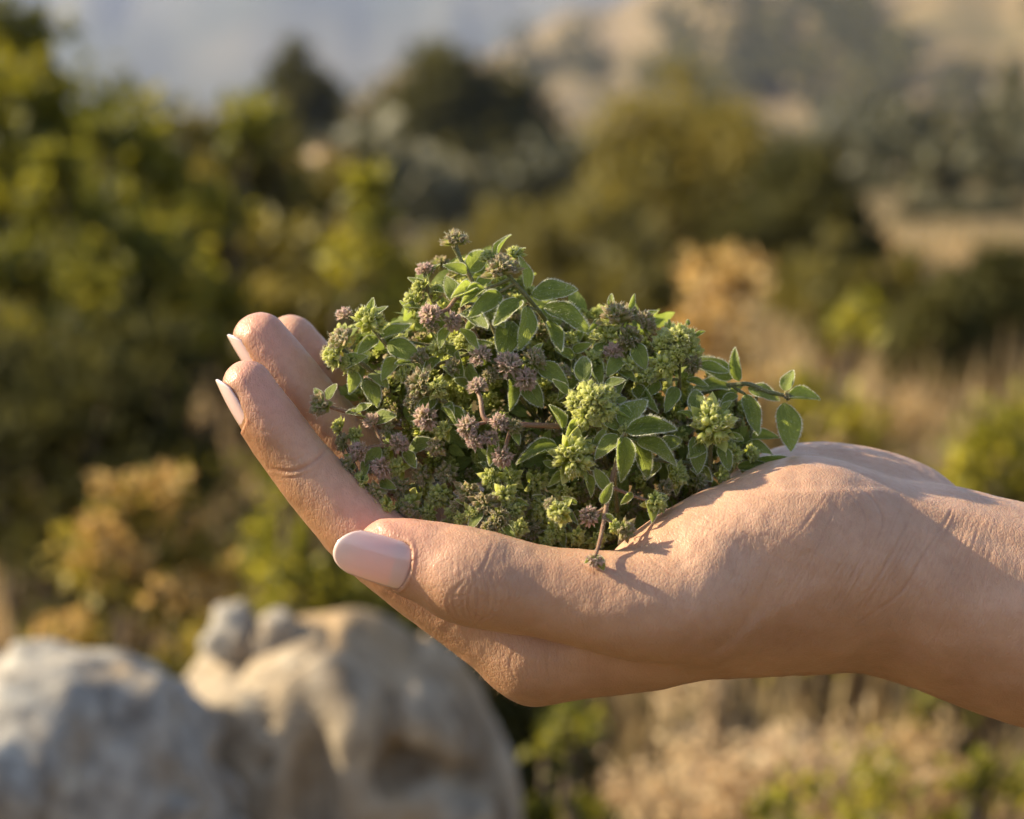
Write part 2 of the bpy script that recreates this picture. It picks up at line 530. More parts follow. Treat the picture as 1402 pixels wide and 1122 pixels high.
# ---- materials
m = NT('skin')
oc = m.obj()
n1 = m.noise(oc, 55, 4, 0.6)
n2 = m.noise(oc, 420, 3, 0.6)
pk = m.attr('pink')
base = m.ramp(n1, [(0.3, (0.48, 0.280, 0.172)), (0.7, (0.62, 0.385, 0.255))])
base = m.mix(m.math('MULTIPLY', pk, 0.9, clamp=True), base, (0.64, 0.31, 0.24))
base = m.mix(m.math('MULTIPLY', m.attr('tan'), 0.9, clamp=True), base, m.ramp(n1, [(0.3, (0.215, 0.100, 0.043)), (0.7, (0.32, 0.165, 0.078))]))  # brown skin of the hand's back, deepened to paint its shaded underside
base = m.mix(m.math('MULTIPLY', m.math('SUBTRACT', n2, 0.45, clamp=True), 1.1), base, (0.40, 0.20, 0.12))
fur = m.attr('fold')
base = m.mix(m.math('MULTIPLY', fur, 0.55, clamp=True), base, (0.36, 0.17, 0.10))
mp = m.n('ShaderNodeMapping', i_Scale=(1.0, 1.0, 0.62), i_Rotation=(0, R(-25), 0), i_Vector=oc)
vor = m.n('ShaderNodeTexVoronoi', feature='DISTANCE_TO_EDGE', i_Scale=1400.0, i_Vector=mp.outputs[0])
mp2 = m.n('ShaderNodeMapping', i_Scale=(1.0, 1.0, 0.35), i_Rotation=(0, R(35), 0), i_Vector=oc)
vor2 = m.n('ShaderNodeTexVoronoi', feature='DISTANCE_TO_EDGE', i_Scale=850.0, i_Vector=mp2.outputs[0])
cell = m.math('MINIMUM', m.math('MULTIPLY', vor.outputs['Distance'], 3.0, clamp=True), 0.6)
cell2 = m.math('MINIMUM', m.math('MULTIPLY', vor2.outputs['Distance'], 3.0, clamp=True), 0.5)
hsum = m.math('ADD', m.math('ADD', cell, cell2), m.math('MULTIPLY', m.noise(oc, 2600, 2), 0.5))
nb = m.bump(hsum, 0.55, 0.00012)
SKIN = m.done(m.pbr(Base_Color=base, Roughness=m.math('MULTIPLY_ADD', n2, 0.2, 0.31), Normal=nb, Subsurface_Weight=0.32,
                    Subsurface_Radius=(1.0, 0.38, 0.2), Subsurface_Scale=0.004, Specular_IOR_Level=0.45))
m = NT('nail_varnish')
al = m.attr('along')
NAILM = m.done(m.pbr(Base_Color=m.ramp(al, [(0.0, (0.66, 0.42, 0.38)), (0.65, (0.70, 0.48, 0.45)), (0.86, (0.72, 0.53, 0.49)), (1.0, (0.74, 0.58, 0.54))]), Roughness=0.16,
                     Coat_Weight=1.0, Coat_Roughness=0.03, Subsurface_Weight=0.25, Subsurface_Radius=(1, 0.5, 0.4), Subsurface_Scale=0.002))

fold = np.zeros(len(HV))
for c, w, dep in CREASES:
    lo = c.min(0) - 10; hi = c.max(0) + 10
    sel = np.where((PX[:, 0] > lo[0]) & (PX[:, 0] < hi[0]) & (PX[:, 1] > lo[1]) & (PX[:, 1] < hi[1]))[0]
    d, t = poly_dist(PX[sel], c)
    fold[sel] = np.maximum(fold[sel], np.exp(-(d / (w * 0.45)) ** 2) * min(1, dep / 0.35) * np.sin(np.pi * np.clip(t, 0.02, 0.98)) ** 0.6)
# back of the hand browner than the palm side, underside shade painted in too
HN = vnormals(HV, HF)
fing = 1 - sstep(PX[:, 0], 430, 720)
dors = fing[:, None] * np.array([-0.82, 0.1, -0.56]) + (1 - fing)[:, None] * np.array([0.0, 0.25, -0.97])
TAN_SHADE = sstep((HN * dors).sum(1), -0.45, 0.75)
isth = (PX[:, 0] > 440) & (PX[:, 0] < 930) & (HV[:, 1] < -8)
TAN_SHADE[isth] = np.maximum(TAN_SHADE[isth] * 0.9, 0.25 * sstep(-HN[isth, 1], 0.2, 0.9))
deg = np.bincount(HF.ravel(), minlength=len(HV)) * 2.0
for _ in range(25):
    t = np.zeros(len(HV))
    for i_ in range(4): t += np.bincount(HF[:, i_], TAN_SHADE[HF[:, (i_ + 1) % 4]] + TAN_SHADE[HF[:, i_ - 1]], len(HV))
    TAN_SHADE = t / deg
hand_me = mesh_np('hand', HV * 0.001, HF, SKIN, attrs={'pink': PINK, 'fold': fold, 'tan': TAN_SHADE})
HAND = link('hand', hand_me)
HAND.matrix_world = HANDM
tag(HAND, 'bare upturned hand and forearm cupping a mound of fresh oregano, pale pink nails', 'hand')
for sp in NAILS: link(sp[0], nail_mesh(sp, NAILM), HAND)

# fine pale hairs on the back of the hand and the forearm
hr = np.random.default_rng(4)
cand = np.where((TAN_SHADE > 0.35) & (PX[:, 0] > 560) & (PX[:, 0] < 1500) & (HV[:, 1] > -30))[0]
cand = hr.choice(cand, 4200, replace=False)
Bp, Nn = HV[cand], HN[cand]
dr = Nn * 0.55 + np.array([-0.75, 0, -0.25]) + hr.normal(0, 0.22, (len(cand), 3))
dr -= Nn * np.minimum((dr * Nn).sum(1) - 0.25, 0)[:, None]
dr /= np.linalg.norm(dr, axis=1, keepdims=True)
sdv = np.cross(dr, hr.normal(0, 1, (len(cand), 3))); sdv /= np.linalg.norm(sdv, axis=1, keepdims=True)
ll = hr.uniform(0.5, 1.6, (len(cand), 1)); wv = 0.013
Vh = np.stack([Bp - sdv * wv, Bp + sdv * wv, Bp + dr * ll * 0.55 + sdv * wv * 0.7, Bp + dr * ll * 0.55 - sdv * wv * 0.7, Bp + dr * ll + np.array([-0.15, 0, -0.1]) * ll], 1).reshape(-1, 3)
ih = np.arange(len(cand))[:, None] * 5
m = NT('fine_hair')
FH = m.done(m.pbr(Base_Color=(0.42, 0.28, 0.15), Roughness=0.5, Transmission_Weight=0.0))
tag(link('fine_hair', mesh_np('fine_hair', Vh * 0.001, [ih + np.array([[0, 1, 2, 3]]), ih + np.array([[3, 2, 4]])], FH), HAND), kind='stuff')
# ---------------------------------------------------------------- the herb: leaves, flower heads, stems
rg = np.random.default_rng(11)

def herb_mat(name, c_lo, c_hi, tipc, tipamt, transl=0.42, veins=True, rough=0.55):
    m = NT(name)
    luv = m.n('ShaderNodeAttribute', attribute_name='luv')
    sp = m.n('ShaderNodeSeparateXYZ', i_Vector=luv.outputs['Vector'])
    u, v, rn = sp.outputs[0], sp.outputs[1], sp.outputs[2]
    oc = m.obj()
    info = m.n('ShaderNodeObjectInfo').outputs['Random']
    nz = m.noise(luv.outputs['Vector'], 5.0, 3, 0.6)
    f = m.math('ADD', m.math('MULTIPLY', nz, 0.7), m.math('MULTIPLY', m.math('ADD', rn, info), 0.22), clamp=True)
    c = m.ramp(f, [(0.25, c_lo), (0.85, c_hi)])
    tn = m.math('MULTIPLY_ADD', m.noise(luv.outputs['Vector'], 9.0, 2), 0.6, -0.3)
    tf = m.n('ShaderNodeMapRange', i_Value=m.math('ADD', u, tn), i_1=0.45, i_2=1.0).outputs[0]
    c = m.mix(m.math('MULTIPLY', tf, tipamt, clamp=True), c, tipc)
    h = m.noise(luv.outputs['Vector'], 26.0, 2)
    av = m.math('ABSOLUTE', v)
    if veins:
        w = m.math('FRACT', m.math('MULTIPLY', m.math('SUBTRACT', u, m.math('MULTIPLY', av, 0.28)), 6.0))
        side = m.math('SUBTRACT', 1.0, m.math('MULTIPLY', m.math('ABSOLUTE', m.math('SUBTRACT', w, 0.5)), 7.0), clamp=True)
        mid = m.math('SUBTRACT', 1.0, m.math('MULTIPLY', av, 14.0), clamp=True)
        vn = m.math('MAXIMUM', m.math('MULTIPLY', side, 0.6), mid)
        c = m.mix(m.math('MULTIPLY', vn, 0.28), c, (c_hi[0] * 1.25, c_hi[1] * 1.2, c_hi[2] * 1.3))
        h = m.math('SUBTRACT', m.math('MULTIPLY', h, 0.5), vn)
    nb = m.bump(h, 0.5, 0.0004)
    p = m.pbr(Base_Color=c, Roughness=rough, Normal=nb, Specular_IOR_Level=0.3, Sheen_Weight=0.12, Sheen_Roughness=0.4)
    tc = m.n('ShaderNodeHueSaturation', i_Saturation=1.05, i_Value=2.1, i_Color=c, i_Hue=0.495).outputs[0]
    tr = m.n('ShaderNodeBsdfTranslucent', i_Color=tc, i_Normal=nb)
    mx = m.n('ShaderNodeMixShader', i_0=transl)
    m.l(p, mx.inputs[1]); m.l(tr.outputs[0], mx.inputs[2])
    return m.done(mx.outputs[0])

LEAFM = herb_mat('herb_leaf', (0.100, 0.138, 0.026), (0.265, 0.315, 0.066), (0.33, 0.37, 0.11), 0.4, 0.44)
HEADG = herb_mat('herb_green_bracts', (0.190, 0.235, 0.032), (0.480, 0.510, 0.095), (0.64, 0.64, 0.28), 0.8, 0.40, False)
HEADP = herb_mat('herb_purple_bracts', (0.30, 0.28, 0.13), (0.52, 0.40, 0.29), (0.62, 0.43, 0.42), 1.0, 0.30, False)
HEADM = herb_mat('herb_mixed_bracts', (0.180, 0.215, 0.045), (0.360, 0.380, 0.095), (0.45, 0.31, 0.26), 0.8, 0.34, False)
m = NT('herb_hair')
hd = m.n('ShaderNodeBsdfDiffuse', i_Color=(0.80, 0.80, 0.66, 1)); ht = m.n('ShaderNodeBsdfTranslucent', i_Color=(0.80, 0.82, 0.62, 1))
hm = m.n('ShaderNodeMixShader', i_0=0.45); m.l(hd.outputs[0], hm.inputs[1]); m.l(ht.outputs[0], hm.inputs[2])
HAIRM = m.done(hm.outputs[0])
m = NT('herb_stem')
oc = m.obj()
f = m.noise(oc, 160, 3)
STEMP = m.done(m.pbr(Base_Color=m.ramp(f, [(0.35, (0.20, 0.10, 0.060)), (0.7, (0.26, 0.17, 0.09))]), Roughness=0.6, Subsurface_Weight=0.15, Subsurface_Scale=0.001))
m = NT('herb_green_stem')
f = m.noise(m.obj(), 160, 3)
STEMG = m.done(m.pbr(Base_Color=m.ramp(f, [(0.35, (0.10, 0.13, 0.035)), (0.7, (0.19, 0.16, 0.07))]), Roughness=0.6, Subsurface_Weight=0.15, Subsurface_Scale=0.001))

class Buf:
    """collects vertices, faces and the (along, across, random) attribute of one mesh"""
    def __init__(self): self.V = []; self.Q = []; self.T = []; self.L = []; self.n = 0; self.QM = []; self.TM = []
    def grid(self, P, U, mi=0):
        a, b = P.shape[:2]
        i = np.arange(a * b).reshape(a, b) + self.n
        q = np.stack([i[:-1, :-1], i[1:, :-1], i[1:, 1:], i[:-1, 1:]], -1).reshape(-1, 4)
        self.V.append(P.reshape(-1, 3)); self.L.append(U.reshape(-1, 3)); self.Q.append(q); self.QM.append(np.full(len(q), mi)); self.n += a * b
    def hairs(self, B, N, ln, wd, mi=1, jit=0.6):
        k = len(B)
        d = N + rg.normal(0, jit * 0.5, (k, 3)); d /= np.linalg.norm(d, axis=1, keepdims=True)
        s = np.cross(d, rg.normal(0, 1, (k, 3))); s /= np.linalg.norm(s, axis=1, keepdims=True) + 1e-9
        l = (ln * rg.uniform(0.5, 1.25, k))[:, None]
        bend = rg.normal(0, 0.16, (k, 3)) * l
        tip = B + d * l + bend; mid = B + d * l * 0.5
        P = np.stack([B - s * wd, B + s * wd, mid + s * wd * 0.75, mid - s * wd * 0.75, tip], 1)
        i = np.arange(k)[:, None] * 5 + self.n
        self.V.append(P.reshape(-1, 3)); self.L.append(np.zeros((k * 5, 3)))
        self.Q.append(i + np.array([[0, 1, 2, 3]])); self.QM.append(np.full(k, mi))
        self.T.append(i + np.array([[3, 2, 4]])); self.TM.append(np.full(k, mi)); self.n += k * 5
    def mesh(self, name, mats):
        Q = np.concatenate(self.Q); fs = [Q]; mi = list(self.QM)
        if self.T: fs.append(np.concatenate(self.T)); mi += self.TM
        return mesh_np(name, np.concatenate(self.V), fs, mats, np.concatenate(mi), attrs={'luv': np.concatenate(self.L)})
    def pts(self): return np.concatenate(self.V)

def leaf_grid(W=0.46, fold=0.35, arch=0.25, curl=0.0, twist=0.0, peak=0.42, nu=15, nv=9, rnd=0.5, wav=0.02):
    """unit-length leaf, base at the origin, along +X, upper side +Z"""
    u = np.linspace(0, 1, nu)[:, None]; v = np.linspace(-1, 1, nv)[None, :]
    k = math.log(0.5) / math.log(peak)
    w = W * 0.5 * np.sin(np.pi * np.clip(u, 0, 1) ** k) ** 0.82 + 0.018 * (1 - u)
    th = fold * np.abs(v) ** 0.9 + 0.0 * u
    y = w * v * np.cos(th)
    z = w * np.abs(v) * np.sin(th) - curl * w * np.abs(v) ** 3 * 1.2
    z = z + wav * np.sin(u * 11 + v * 3) * np.abs(v)
    a = arch * u ** 1.6
    x = u * np.cos(a * 0.6) + 0 * v
    zz = z - u * np.sin(a) * 0.6
    tw = twist * u
    y, zz = y * np.cos(tw) - z * np.sin(tw), zz + y * np.sin(tw)
    P = np.stack([x + 0 * v, y, zz], -1)
    U = np.stack([u + 0 * v, v + 0 * u, np.full((nu, nv), rnd)], -1)
    return P, U

def make_leaf(i):
    r = random.Random(100 + i)
    P, U = leaf_grid(r.uniform(0.46, 0.60), r.uniform(0.3, 0.95), r.uniform(-0.15, 0.7), r.uniform(-0.2, 0.35), r.uniform(-0.3, 0.3), r.uniform(0.36, 0.46), rnd=r.random())
    b = Buf(); b.grid(P, U)
    nrm = np.cross(np.gradient(P, axis=0), np.gradient(P, axis=1)); nrm /= np.linalg.norm(nrm, axis=-1, keepdims=True) + 1e-9
    k = 260
    iu = rg.uniform(0.02, 13.9, k); iv = rg.uniform(0.01, 7.98, k)
    a, c = iu.astype(int), iv.astype(int)
    fu, fv = (iu - a)[:, None], (iv - c)[:, None]
    B = P[a, c] * (1 - fu) * (1 - fv) + P[a + 1, c] * fu * (1 - fv) + P[a, c + 1] * (1 - fu) * fv + P[a + 1, c + 1] * fu * fv
    sgn = np.where(rg.random(k) < 0.6, 1.0, -1.0)[:, None]
    b.hairs(B, nrm[a, c] * sgn + np.array([0.5, 0, 0]), 0.038, 0.0026)
    for e, s in ((0, -1.0), (8, 1.0)):                   # fringe along the two margins
        t = rg.uniform(0.3, 13.99, 230); a = t.astype(int); f = (t - a)[:, None]
        B = P[a, e] * (1 - f) + P[a + 1, e] * f
        out = (P[a, e] - P[a, 4]); out /= np.linalg.norm(out, axis=1, keepdims=True) + 1e-9
        b.hairs(B, out + np.array([0.45, 0, 0]), 0.052, 0.0036, jit=0.5)
    return b.mesh('leaf', [LEAFM, HAIRM])

LEAVES = [make_leaf(i) for i in range(9)]

def frame_to(d, roll=0.0):
    d = unit(d); h = np.array([0, 0, 1.0]) if abs(d[2]) < 0.9 else np.array([1.0, 0, 0])
    x = unit(np.cross(h, d)); y = np.cross(d, x)
    c, s = math.cos(roll), math.sin(roll)
    return np.stack([x * c + y * s, y * c - x * s, d], 1)      # columns; local z -> d

def head_buf(kind, seed, hair=True, detail=1.0):
    """a flower head of radius about 1, opening along +Z"""
    r = np.random.default_rng(seed); b = Buf()
    def bract(dirv, off, ln, W, cup, arch, roll):
        P, U = leaf_grid(W, cup, arch, -0.1, 0, 0.4, 7 if detail >= 1 else 5, 5 if detail >= 1 else 3, r.random(), 0.0)
        d = unit(dirv)
        n = unit(np.array([0, 0, 1.0]) - d * d[2] + 1e-3 * r.normal(0, 1, 3)); s = np.cross(n, d)
        n2 = n * math.cos(roll) + s * math.sin(roll); s2 = np.cross(n2, d)
        Q = (P[..., :1] * d + P[..., 1:2] * s2 + P[..., 2:] * n2) * ln + off
        b.grid(Q, U)
        return Q
    def bud(c, d, ln, rad, teeth):
        F = frame_to(d, r.uniform(0, 6))
        prof = [(0.0, 0.45), (0.2, 0.85), (0.5, 1.0), (0.78, 0.92), (0.98, 0.72)] if teeth else [(0.0, 0.5), (0.25, 0.95), (0.55, 1.0), (0.82, 0.7), (1.0, 0.12)]
        na = 11 if detail >= 1 else 7
        ang = np.linspace(0, 2 * np.pi, na)
        rows = []; us = []
        for t, k in prof:
            tt = t + (0.16 * (np.cos(ang * 5) if teeth and t > 0.9 else 0))
            p = np.stack([rad * k * np.cos(ang), rad * k * np.sin(ang), ln * (tt + 0 * ang)], -1) @ F.T + c
            rows.append(p); us.append(np.stack([np.full(na, t), np.zeros(na), np.full(na, r.random())], -1))
        if teeth:                                       # the inside of the cup
            rows.append(np.stack([rad * 0.35 * np.cos(ang), rad * 0.35 * np.sin(ang), np.full(na, ln * 0.6)], -1) @ F.T + c)
            us.append(us[-1] * np.array([0.3, 1, 1]))
        b.grid(np.array(rows), np.array(us))
    gold = math.pi * (3 - math.sqrt(5))
    if kind == 'buds':                                   # open rosette: pointed outer bracts round a boss of little buds
        no = 5 + seed % 3
        for k in range(no):
            a = 2 * math.pi * k / no + r.uniform(-0.3, 0.3); el = r.uniform(-0.15, 0.55)
            bract((math.cos(a) * math.cos(el), math.sin(a) * math.cos(el), math.sin(el)), (0, 0, -0.25), r.uniform(0.95, 1.3), r.uniform(0.5, 0.62), 0.5, -0.3, r.uniform(-0.3, 0.3))
        nb_ = 24
        for k in range(nb_):
            z = 1 - (k + 0.5) / nb_ * 0.95; a = k * gold + r.uniform(-0.25, 0.25); q = math.sqrt(max(0, 1 - z * z))
            d = np.array([q * math.cos(a), q * math.sin(a), z * 0.9 + 0.1])
            bud(d * r.uniform(0.25, 0.42), d + r.normal(0, 0.18, 3), r.uniform(0.36, 0.52), r.uniform(0.12, 0.175), r.random() < 0.6)
        for k in range(10):
            a = k * gold * 1.3 + 1; el = r.uniform(0.15, 1.0)
            d = np.array([math.cos(a) * math.cos(el), math.sin(a) * math.cos(el), math.sin(el)])
            bract(d, d * 0.2, r.uniform(0.5, 0.75), 0.55, 0.6, -0.35, r.uniform(-0.6, 0.6))
    else:                                                # tight tuft of overlapping pointed bracts
        nb_ = 44
        for k in range(nb_):
            z = 1 - (k + 0.5) / nb_ * 1.45; a = k * gold + r.uniform(-0.2, 0.2); q = math.sqrt(max(0, 1 - z * z))
            d = np.array([q * math.cos(a), q * math.sin(a), z * 0.8 + 0.35])
            bract(d + r.normal(0, 0.14, 3), d * 0.28 + np.array([0, 0, -0.1]), r.uniform(0.45, 0.68), r.uniform(0.52, 0.75), 0.8, r.uniform(-0.5, 0.2), r.uniform(-0.5, 0.5))
        for k in range(14):
            z = r.uniform(0.15, 1); a = r.uniform(0, 6.28); q = math.sqrt(1 - z * z)
            d = np.array([q * math.cos(a), q * math.sin(a), z])
            bud(d * 0.42, d + r.normal(0, 0.2, 3), r.uniform(0.28, 0.42), r.uniform(0.09, 0.14), True)
    if hair:
        p = b.pts(); k = 900
        sel = p[r.integers(0, len(p), k)]
        n = sel + np.array([0, 0, 0.25]); n /= np.linalg.norm(n, axis=1, keepdims=True) + 1e-9
        b.hairs(sel, n, 0.14, 0.0075, jit=1.0)
    return b

HEADS = {}
for kd, mt in (('G', HEADG), ('M', HEADM), ('P', HEADP)):
    HEADS[kd] = [head_buf('buds' if (kd == 'G' or (kd == 'M' and j % 2)) else 'tuft', 40 + j + 10 * ord(kd)).mesh('flower_head', [mt, HAIRM]) for j in range(6)]

def tube_mesh(name, pts, r0, r1, mat, hairs=True, na=8):
    """stem along photo-frame points (mm), with a fuzz of hairs"""
    P = np.array(pts, float)
    C = curve3(P, 7)
    n = len(C)
    T = np.gradient(C, axis=0); T /= np.linalg.norm(T, axis=1, keepdims=True)
    ref = unit(np.cross(T[0], [0.3, 0.5, 0.8]))
    rows = []; us = []
    ang = np.linspace(0, 2 * np.pi, na + 1)
    b = Buf()
    for i in range(n):
        ref = unit(ref - T[i] * (ref @ T[i])); s = np.cross(T[i], ref)
        rad = r0 + (r1 - r0) * i / (n - 1)
        rows.append(C[i] + rad * (np.cos(ang)[:, None] * ref + np.sin(ang)[:, None] * s))
        us.append(np.stack([np.full(na + 1, i / n), np.zeros(na + 1), np.full(na + 1, 0.5)], -1))
    rows = np.array(rows)
    b.grid(rows, np.array(us))
    if hairs:
        L = np.linalg.norm(np.diff(C, axis=0), axis=1).sum()
        k = int(14 * L) + 6
        i = rg.integers(0, n, k); j = rg.integers(0, na, k)
        B = rows[i, j]; b.hairs(B + T[i] * rg.uniform(-0.5, 0.5, (k, 1)), B - C[i], 0.42, 0.018, jit=0.5)
        V = b
    b.V = [v * 0.001 for v in b.V]
    return b.mesh(name, [mat, HAIRM])

def curve3(P, n):
    P = np.vstack([2 * P[0] - P[1], P, 2 * P[-1] - P[-2]])
    out = []
    for i in range(1, len(P) - 2):
        for t in np.linspace(0, 1, n, endpoint=False):
            p0, p1, p2, p3 = P[i - 1:i + 3]
            out.append(0.5 * (2 * p1 + (p2 - p0) * t + (2 * p0 - 5 * p1 + 4 * p2 - p3) * t * t + (3 * p1 - p0 - 3 * p2 + p3) * t ** 3))
    out.append(P[-2])
    return np.array(out)

def to_m4(F, o, s):
    M = Matrix.Identity(4)
    for c in range(3):
        for r_ in range(3): M[r_][c] = F[r_, c] * s
        M[c][3] = o[c]
    return M

MOUND = np.array([0.0, 14.0, -8.0])
def sprig(label, stem, heads=(), leaves=(), green=True, r0=0.62):
    """stem: photo px + depth points, root first; heads: (px, py, depth, radius px, kind); leaves: (base px, py, tip px, py, base depth, tip depth, roll deg)"""
    P = [loc(*p) for p in stem]
    root = empty('oregano_sprig')
    root.matrix_world = HANDM @ Matrix.Translation(Vector(P[0]) * 0.001)
    tag(root, label, 'herb sprig', 'oregano sprigs heaped in the palm')
    inv = -P[0]
    link('stem', tube_mesh('stem', [p + inv for p in P], r0, r0 * 0.7, STEMG if green else STEMP), root)
    C = curve3(np.array(P), 8)
    ends = []
    def side_stem(q):
        j = np.argmin(np.linalg.norm(C - q, axis=1) + 0.0)
        if np.linalg.norm(C[j] - q) > 2.0 and all(np.linalg.norm(e - q) > 7.5 for e in ends):
            ends.append(q)
            jj = max(0, j - 3)
            a = C[jj]; mid = (a + q) * 0.5 + np.array([0, 0.4, -0.05]) * min(3.0, np.linalg.norm(q - a) * 0.3)
            link('side_stem', tube_mesh('side_stem', [a + inv, mid + inv, q + inv], r0 * 0.7, r0 * 0.55, STEMG if green else STEMP), root)
    for k, h in enumerate(heads):
        px, py, y, rp, kd = h[:5]
        q = loc(px, py, y); s = rp / FPX * (FD * 1000 + y)
        d = unit(q - MOUND) * 0.75 + np.array([0, -0.55, 0.15])
        if len(h) > 5: d = np.array(h[5], float)
        d = unit(d + rg.normal(0, 0.12, 3))
        if s > 7.0:                                     # a big head is several whorls packed together
            parts = [(q + unit(np.cross(d, rg.normal(0, 1, 3))) * s * 0.42 * (j > 0) + d * s * (0.3 if j == 0 else 0.0), s * 0.62) for j in range(5)]
            parts = []
            x = unit(np.cross(d, [0.2, 0.3, 0.9])); z = np.cross(d, x)
            a0 = rg.uniform(0, 6)
            parts.append((q + d * s * 0.25, s * 0.58))
            for j in range(5):
                a = a0 + j * 1.2566
                parts.append((q + (x * math.cos(a) + z * math.sin(a)) * s * 0.5 - d * s * 0.08, s * rg.uniform(0.46, 0.58)))
        else: parts = [(q, s)]
        if rp > 13: side_stem(q)
        for qq, ss in parts:
            me = HEADS[kd][rg.integers(0, 6)]
            o = link('flower_head', me, root)
            dd = unit(d + (qq - q) / (s + 1e-6) * 0.9)
            o.matrix_local = to_m4(frame_to(dd, rg.uniform(0, 6)), (qq + inv - dd * ss * 0.25) * 0.001, ss * 0.001)
    for lf in leaves:
        bx, by, tx, ty, y0, y1 = lf[:6]; roll = R(lf[6]) if len(lf) > 6 else rg.normal(0, 0.3)
        a, b = loc(bx, by, y0), loc(tx, ty, y1)
        side_stem(a)
        d = b - a; L = np.linalg.norm(d); d /= L
        n0 = np.array([0, -0.9, 0.42]); n0 = unit(n0 - d * (n0 @ d)); s0 = np.cross(n0, d)
        n = n0 * math.cos(roll) + s0 * math.sin(roll); s0 = np.cross(n, d)
        o = link('leaf', LEAVES[rg.integers(0, len(LEAVES))], root)
        o.matrix_local = to_m4(np.stack([d, s0, n], 1), (a + inv) * 0.001, L * 0.001)
    return root
# ---------------------------------------------------------------- the sprigs in the palm
sprig('tallest oregano sprig at the top of the heap with a green bud tip', [(700, 520, 20), (672, 440, 12), (645, 382, 7), (622, 340, 5)],
      [(622, 328, 5, 25, 'M', (-0.1, -0.3, 1))],
      [(640, 372, 612, 362, 6, 2, 20), (632, 415, 607, 380, 5, 3, 30), (640, 372, 668, 338, 6, 10, -20), (652, 396, 680, 372, 8, 4), (650, 400, 622, 398, 6, -1), (660, 420, 690, 440, 8, 2), (664, 425, 636, 450, 6, 1)])
sprig('oregano sprig with broad smooth leaves right of the tallest tip', [(770, 520, 22), (752, 450, 12), (726, 412, 6), (700, 382, 4), (690, 368, 3)],
      [(688, 366, 2, 27, 'M'), (668, 352, 6, 15, 'G'), (706, 346, 8, 16, 'G', (0.2, -0.2, 1))],
      [(680, 354, 691, 316, 6, 6, 50), (702, 352, 716, 332, 6, 8, 40), (722, 396, 718, 348, 5, 4, -40), (728, 405, 790, 386, 5, 4, 10), (722, 420, 721, 478, 4, -1, 40), (712, 410, 676, 452, 4, -3, -10),
       (686, 402, 645, 428, 4, -2, 15), (744, 420, 818, 446, 8, 6, 20), (752, 440, 766, 486, 9, 3, 30), (664, 396, 631, 412, 5, 0, -10), (634, 428, 668, 452, 4, -4, 20), (700, 440, 690, 480, 8, -1)])
sprig('oregano sprig with two dusty purple heads just below the tallest tip', [(670, 490, 18), (640, 440, 9), (628, 408, 5), (612, 424, 2), (592, 430, 0)],
      [(588, 430, -1, 23, 'P'), (620, 441, 0, 19, 'P', (0.5, -0.7, -0.2)), (592, 448, -1, 13, 'M', (0, -0.6, -0.8))],
      [(612, 448, 600, 474, 1, -2), (630, 450, 655, 480, 2, -2)], green=False)
sprig('oregano sprig with a dark purple bud on the upper left shoulder', [(640, 470, 20), (604, 430, 12), (586, 396, 9), (581, 372, 8)],
      [(581, 368, 8, 17, 'P', (-0.2, -0.3, 1)), (572, 392, 8, 16, 'G', (-0.8, -0.5, 0.3)), (561, 412, 8, 17, 'G', (-0.9, -0.5, 0.1)), (598, 398, 9, 16, 'G')],
      [(580, 385, 556, 382, 8, 8), (590, 400, 612, 396, 9, 5), (575, 420, 552, 420, 8, 5), (588, 380, 598, 358, 8, 8, 40), (560, 425, 546, 412, 8, 7)])
sprig('oregano sprig with a pale green star shaped head beside the ring fingertip', [(585, 540, 16), (548, 494, 9), (520, 462, 6), (507, 446, 5)],
      [(506, 436, 4, 28, 'G', (0.1, -0.6, 0.8)), (471, 430, 8, 17, 'P', (-0.3, -0.2, 1))],
      [(507, 440, 528, 414, 4, 5, 30), (505, 432, 511, 408, 4, 6, 10), (520, 462, 566, 448, 6, 4, 20), (530, 470, 572, 484, 6, 1, -10), (516, 462, 492, 480, 5, 0), (545, 490, 524, 512, 8, 1), (550, 494, 580, 505, 8, 3), (494, 446, 476, 450, 4, 4)])
sprig('oregano sprig with brownish green heads touching the middle finger', [(560, 560, 18), (510, 510, 9), (478, 486, 6), (464, 474, 5)],
      [(464, 466, 4, 26, 'M', (-0.7, -0.5, 0.5)), (454, 488, 3, 21, 'G', (-0.8, -0.5, -0.1)), (478, 500, 3, 18, 'G', (-0.3, -0.8, -0.4)), (445, 484, 6, 13, 'M', (-1, -0.2, 0.2))],
      [(470, 500, 498, 486, 4, 0), (484, 508, 482, 535, 4, -1, 30), (500, 520, 520, 546, 6, 0), (506, 512, 532, 520, 7, 2), (468, 500, 446, 494, 4, 3)])
sprig('small oregano sprig reaching out in front of the index finger, single green head', [(570, 590, 14), (520, 580, 6), (480, 566, 1), (446, 556, -1)],
      [(437, 555, -2, 22, 'M', (-0.9, -0.5, 0.1))],
      [(448, 548, 456, 520, -1, 0, 25), (440, 548, 432, 528, -1, 0, -20), (500, 574, 478, 558, 4, -1), (510, 576, 535, 566, 5, 0), (484, 566, 512, 556, 2, -2, 20)], green=False)
sprig('oregano sprig of hairy purple brown heads low over the index finger', [(620, 640, 16), (575, 622, 9), (540, 612, 4), (512, 612, 2), (494, 618, 1)],
      [(490, 618, 0, 20, 'P', (-0.8, -0.6, 0.2)), (509, 576, 3, 19, 'P', (-0.3, -0.4, 0.9)), (546, 606, 0, 20, 'P', (0, -0.9, 0.3)), (522, 642, -1, 21, 'P', (-0.3, -0.9, -0.2)), (530, 588, 3, 15, 'M'), (506, 640, 1, 14, 'M', (-0.8, -0.6, -0.3))],
      [(536, 606, 528, 584, 3, 1), (520, 612, 500, 640, 2, -1), (555, 618, 570, 645, 5, 0), (560, 616, 584, 600, 6, 1), (500, 630, 497, 656, 1, -2)], green=False)
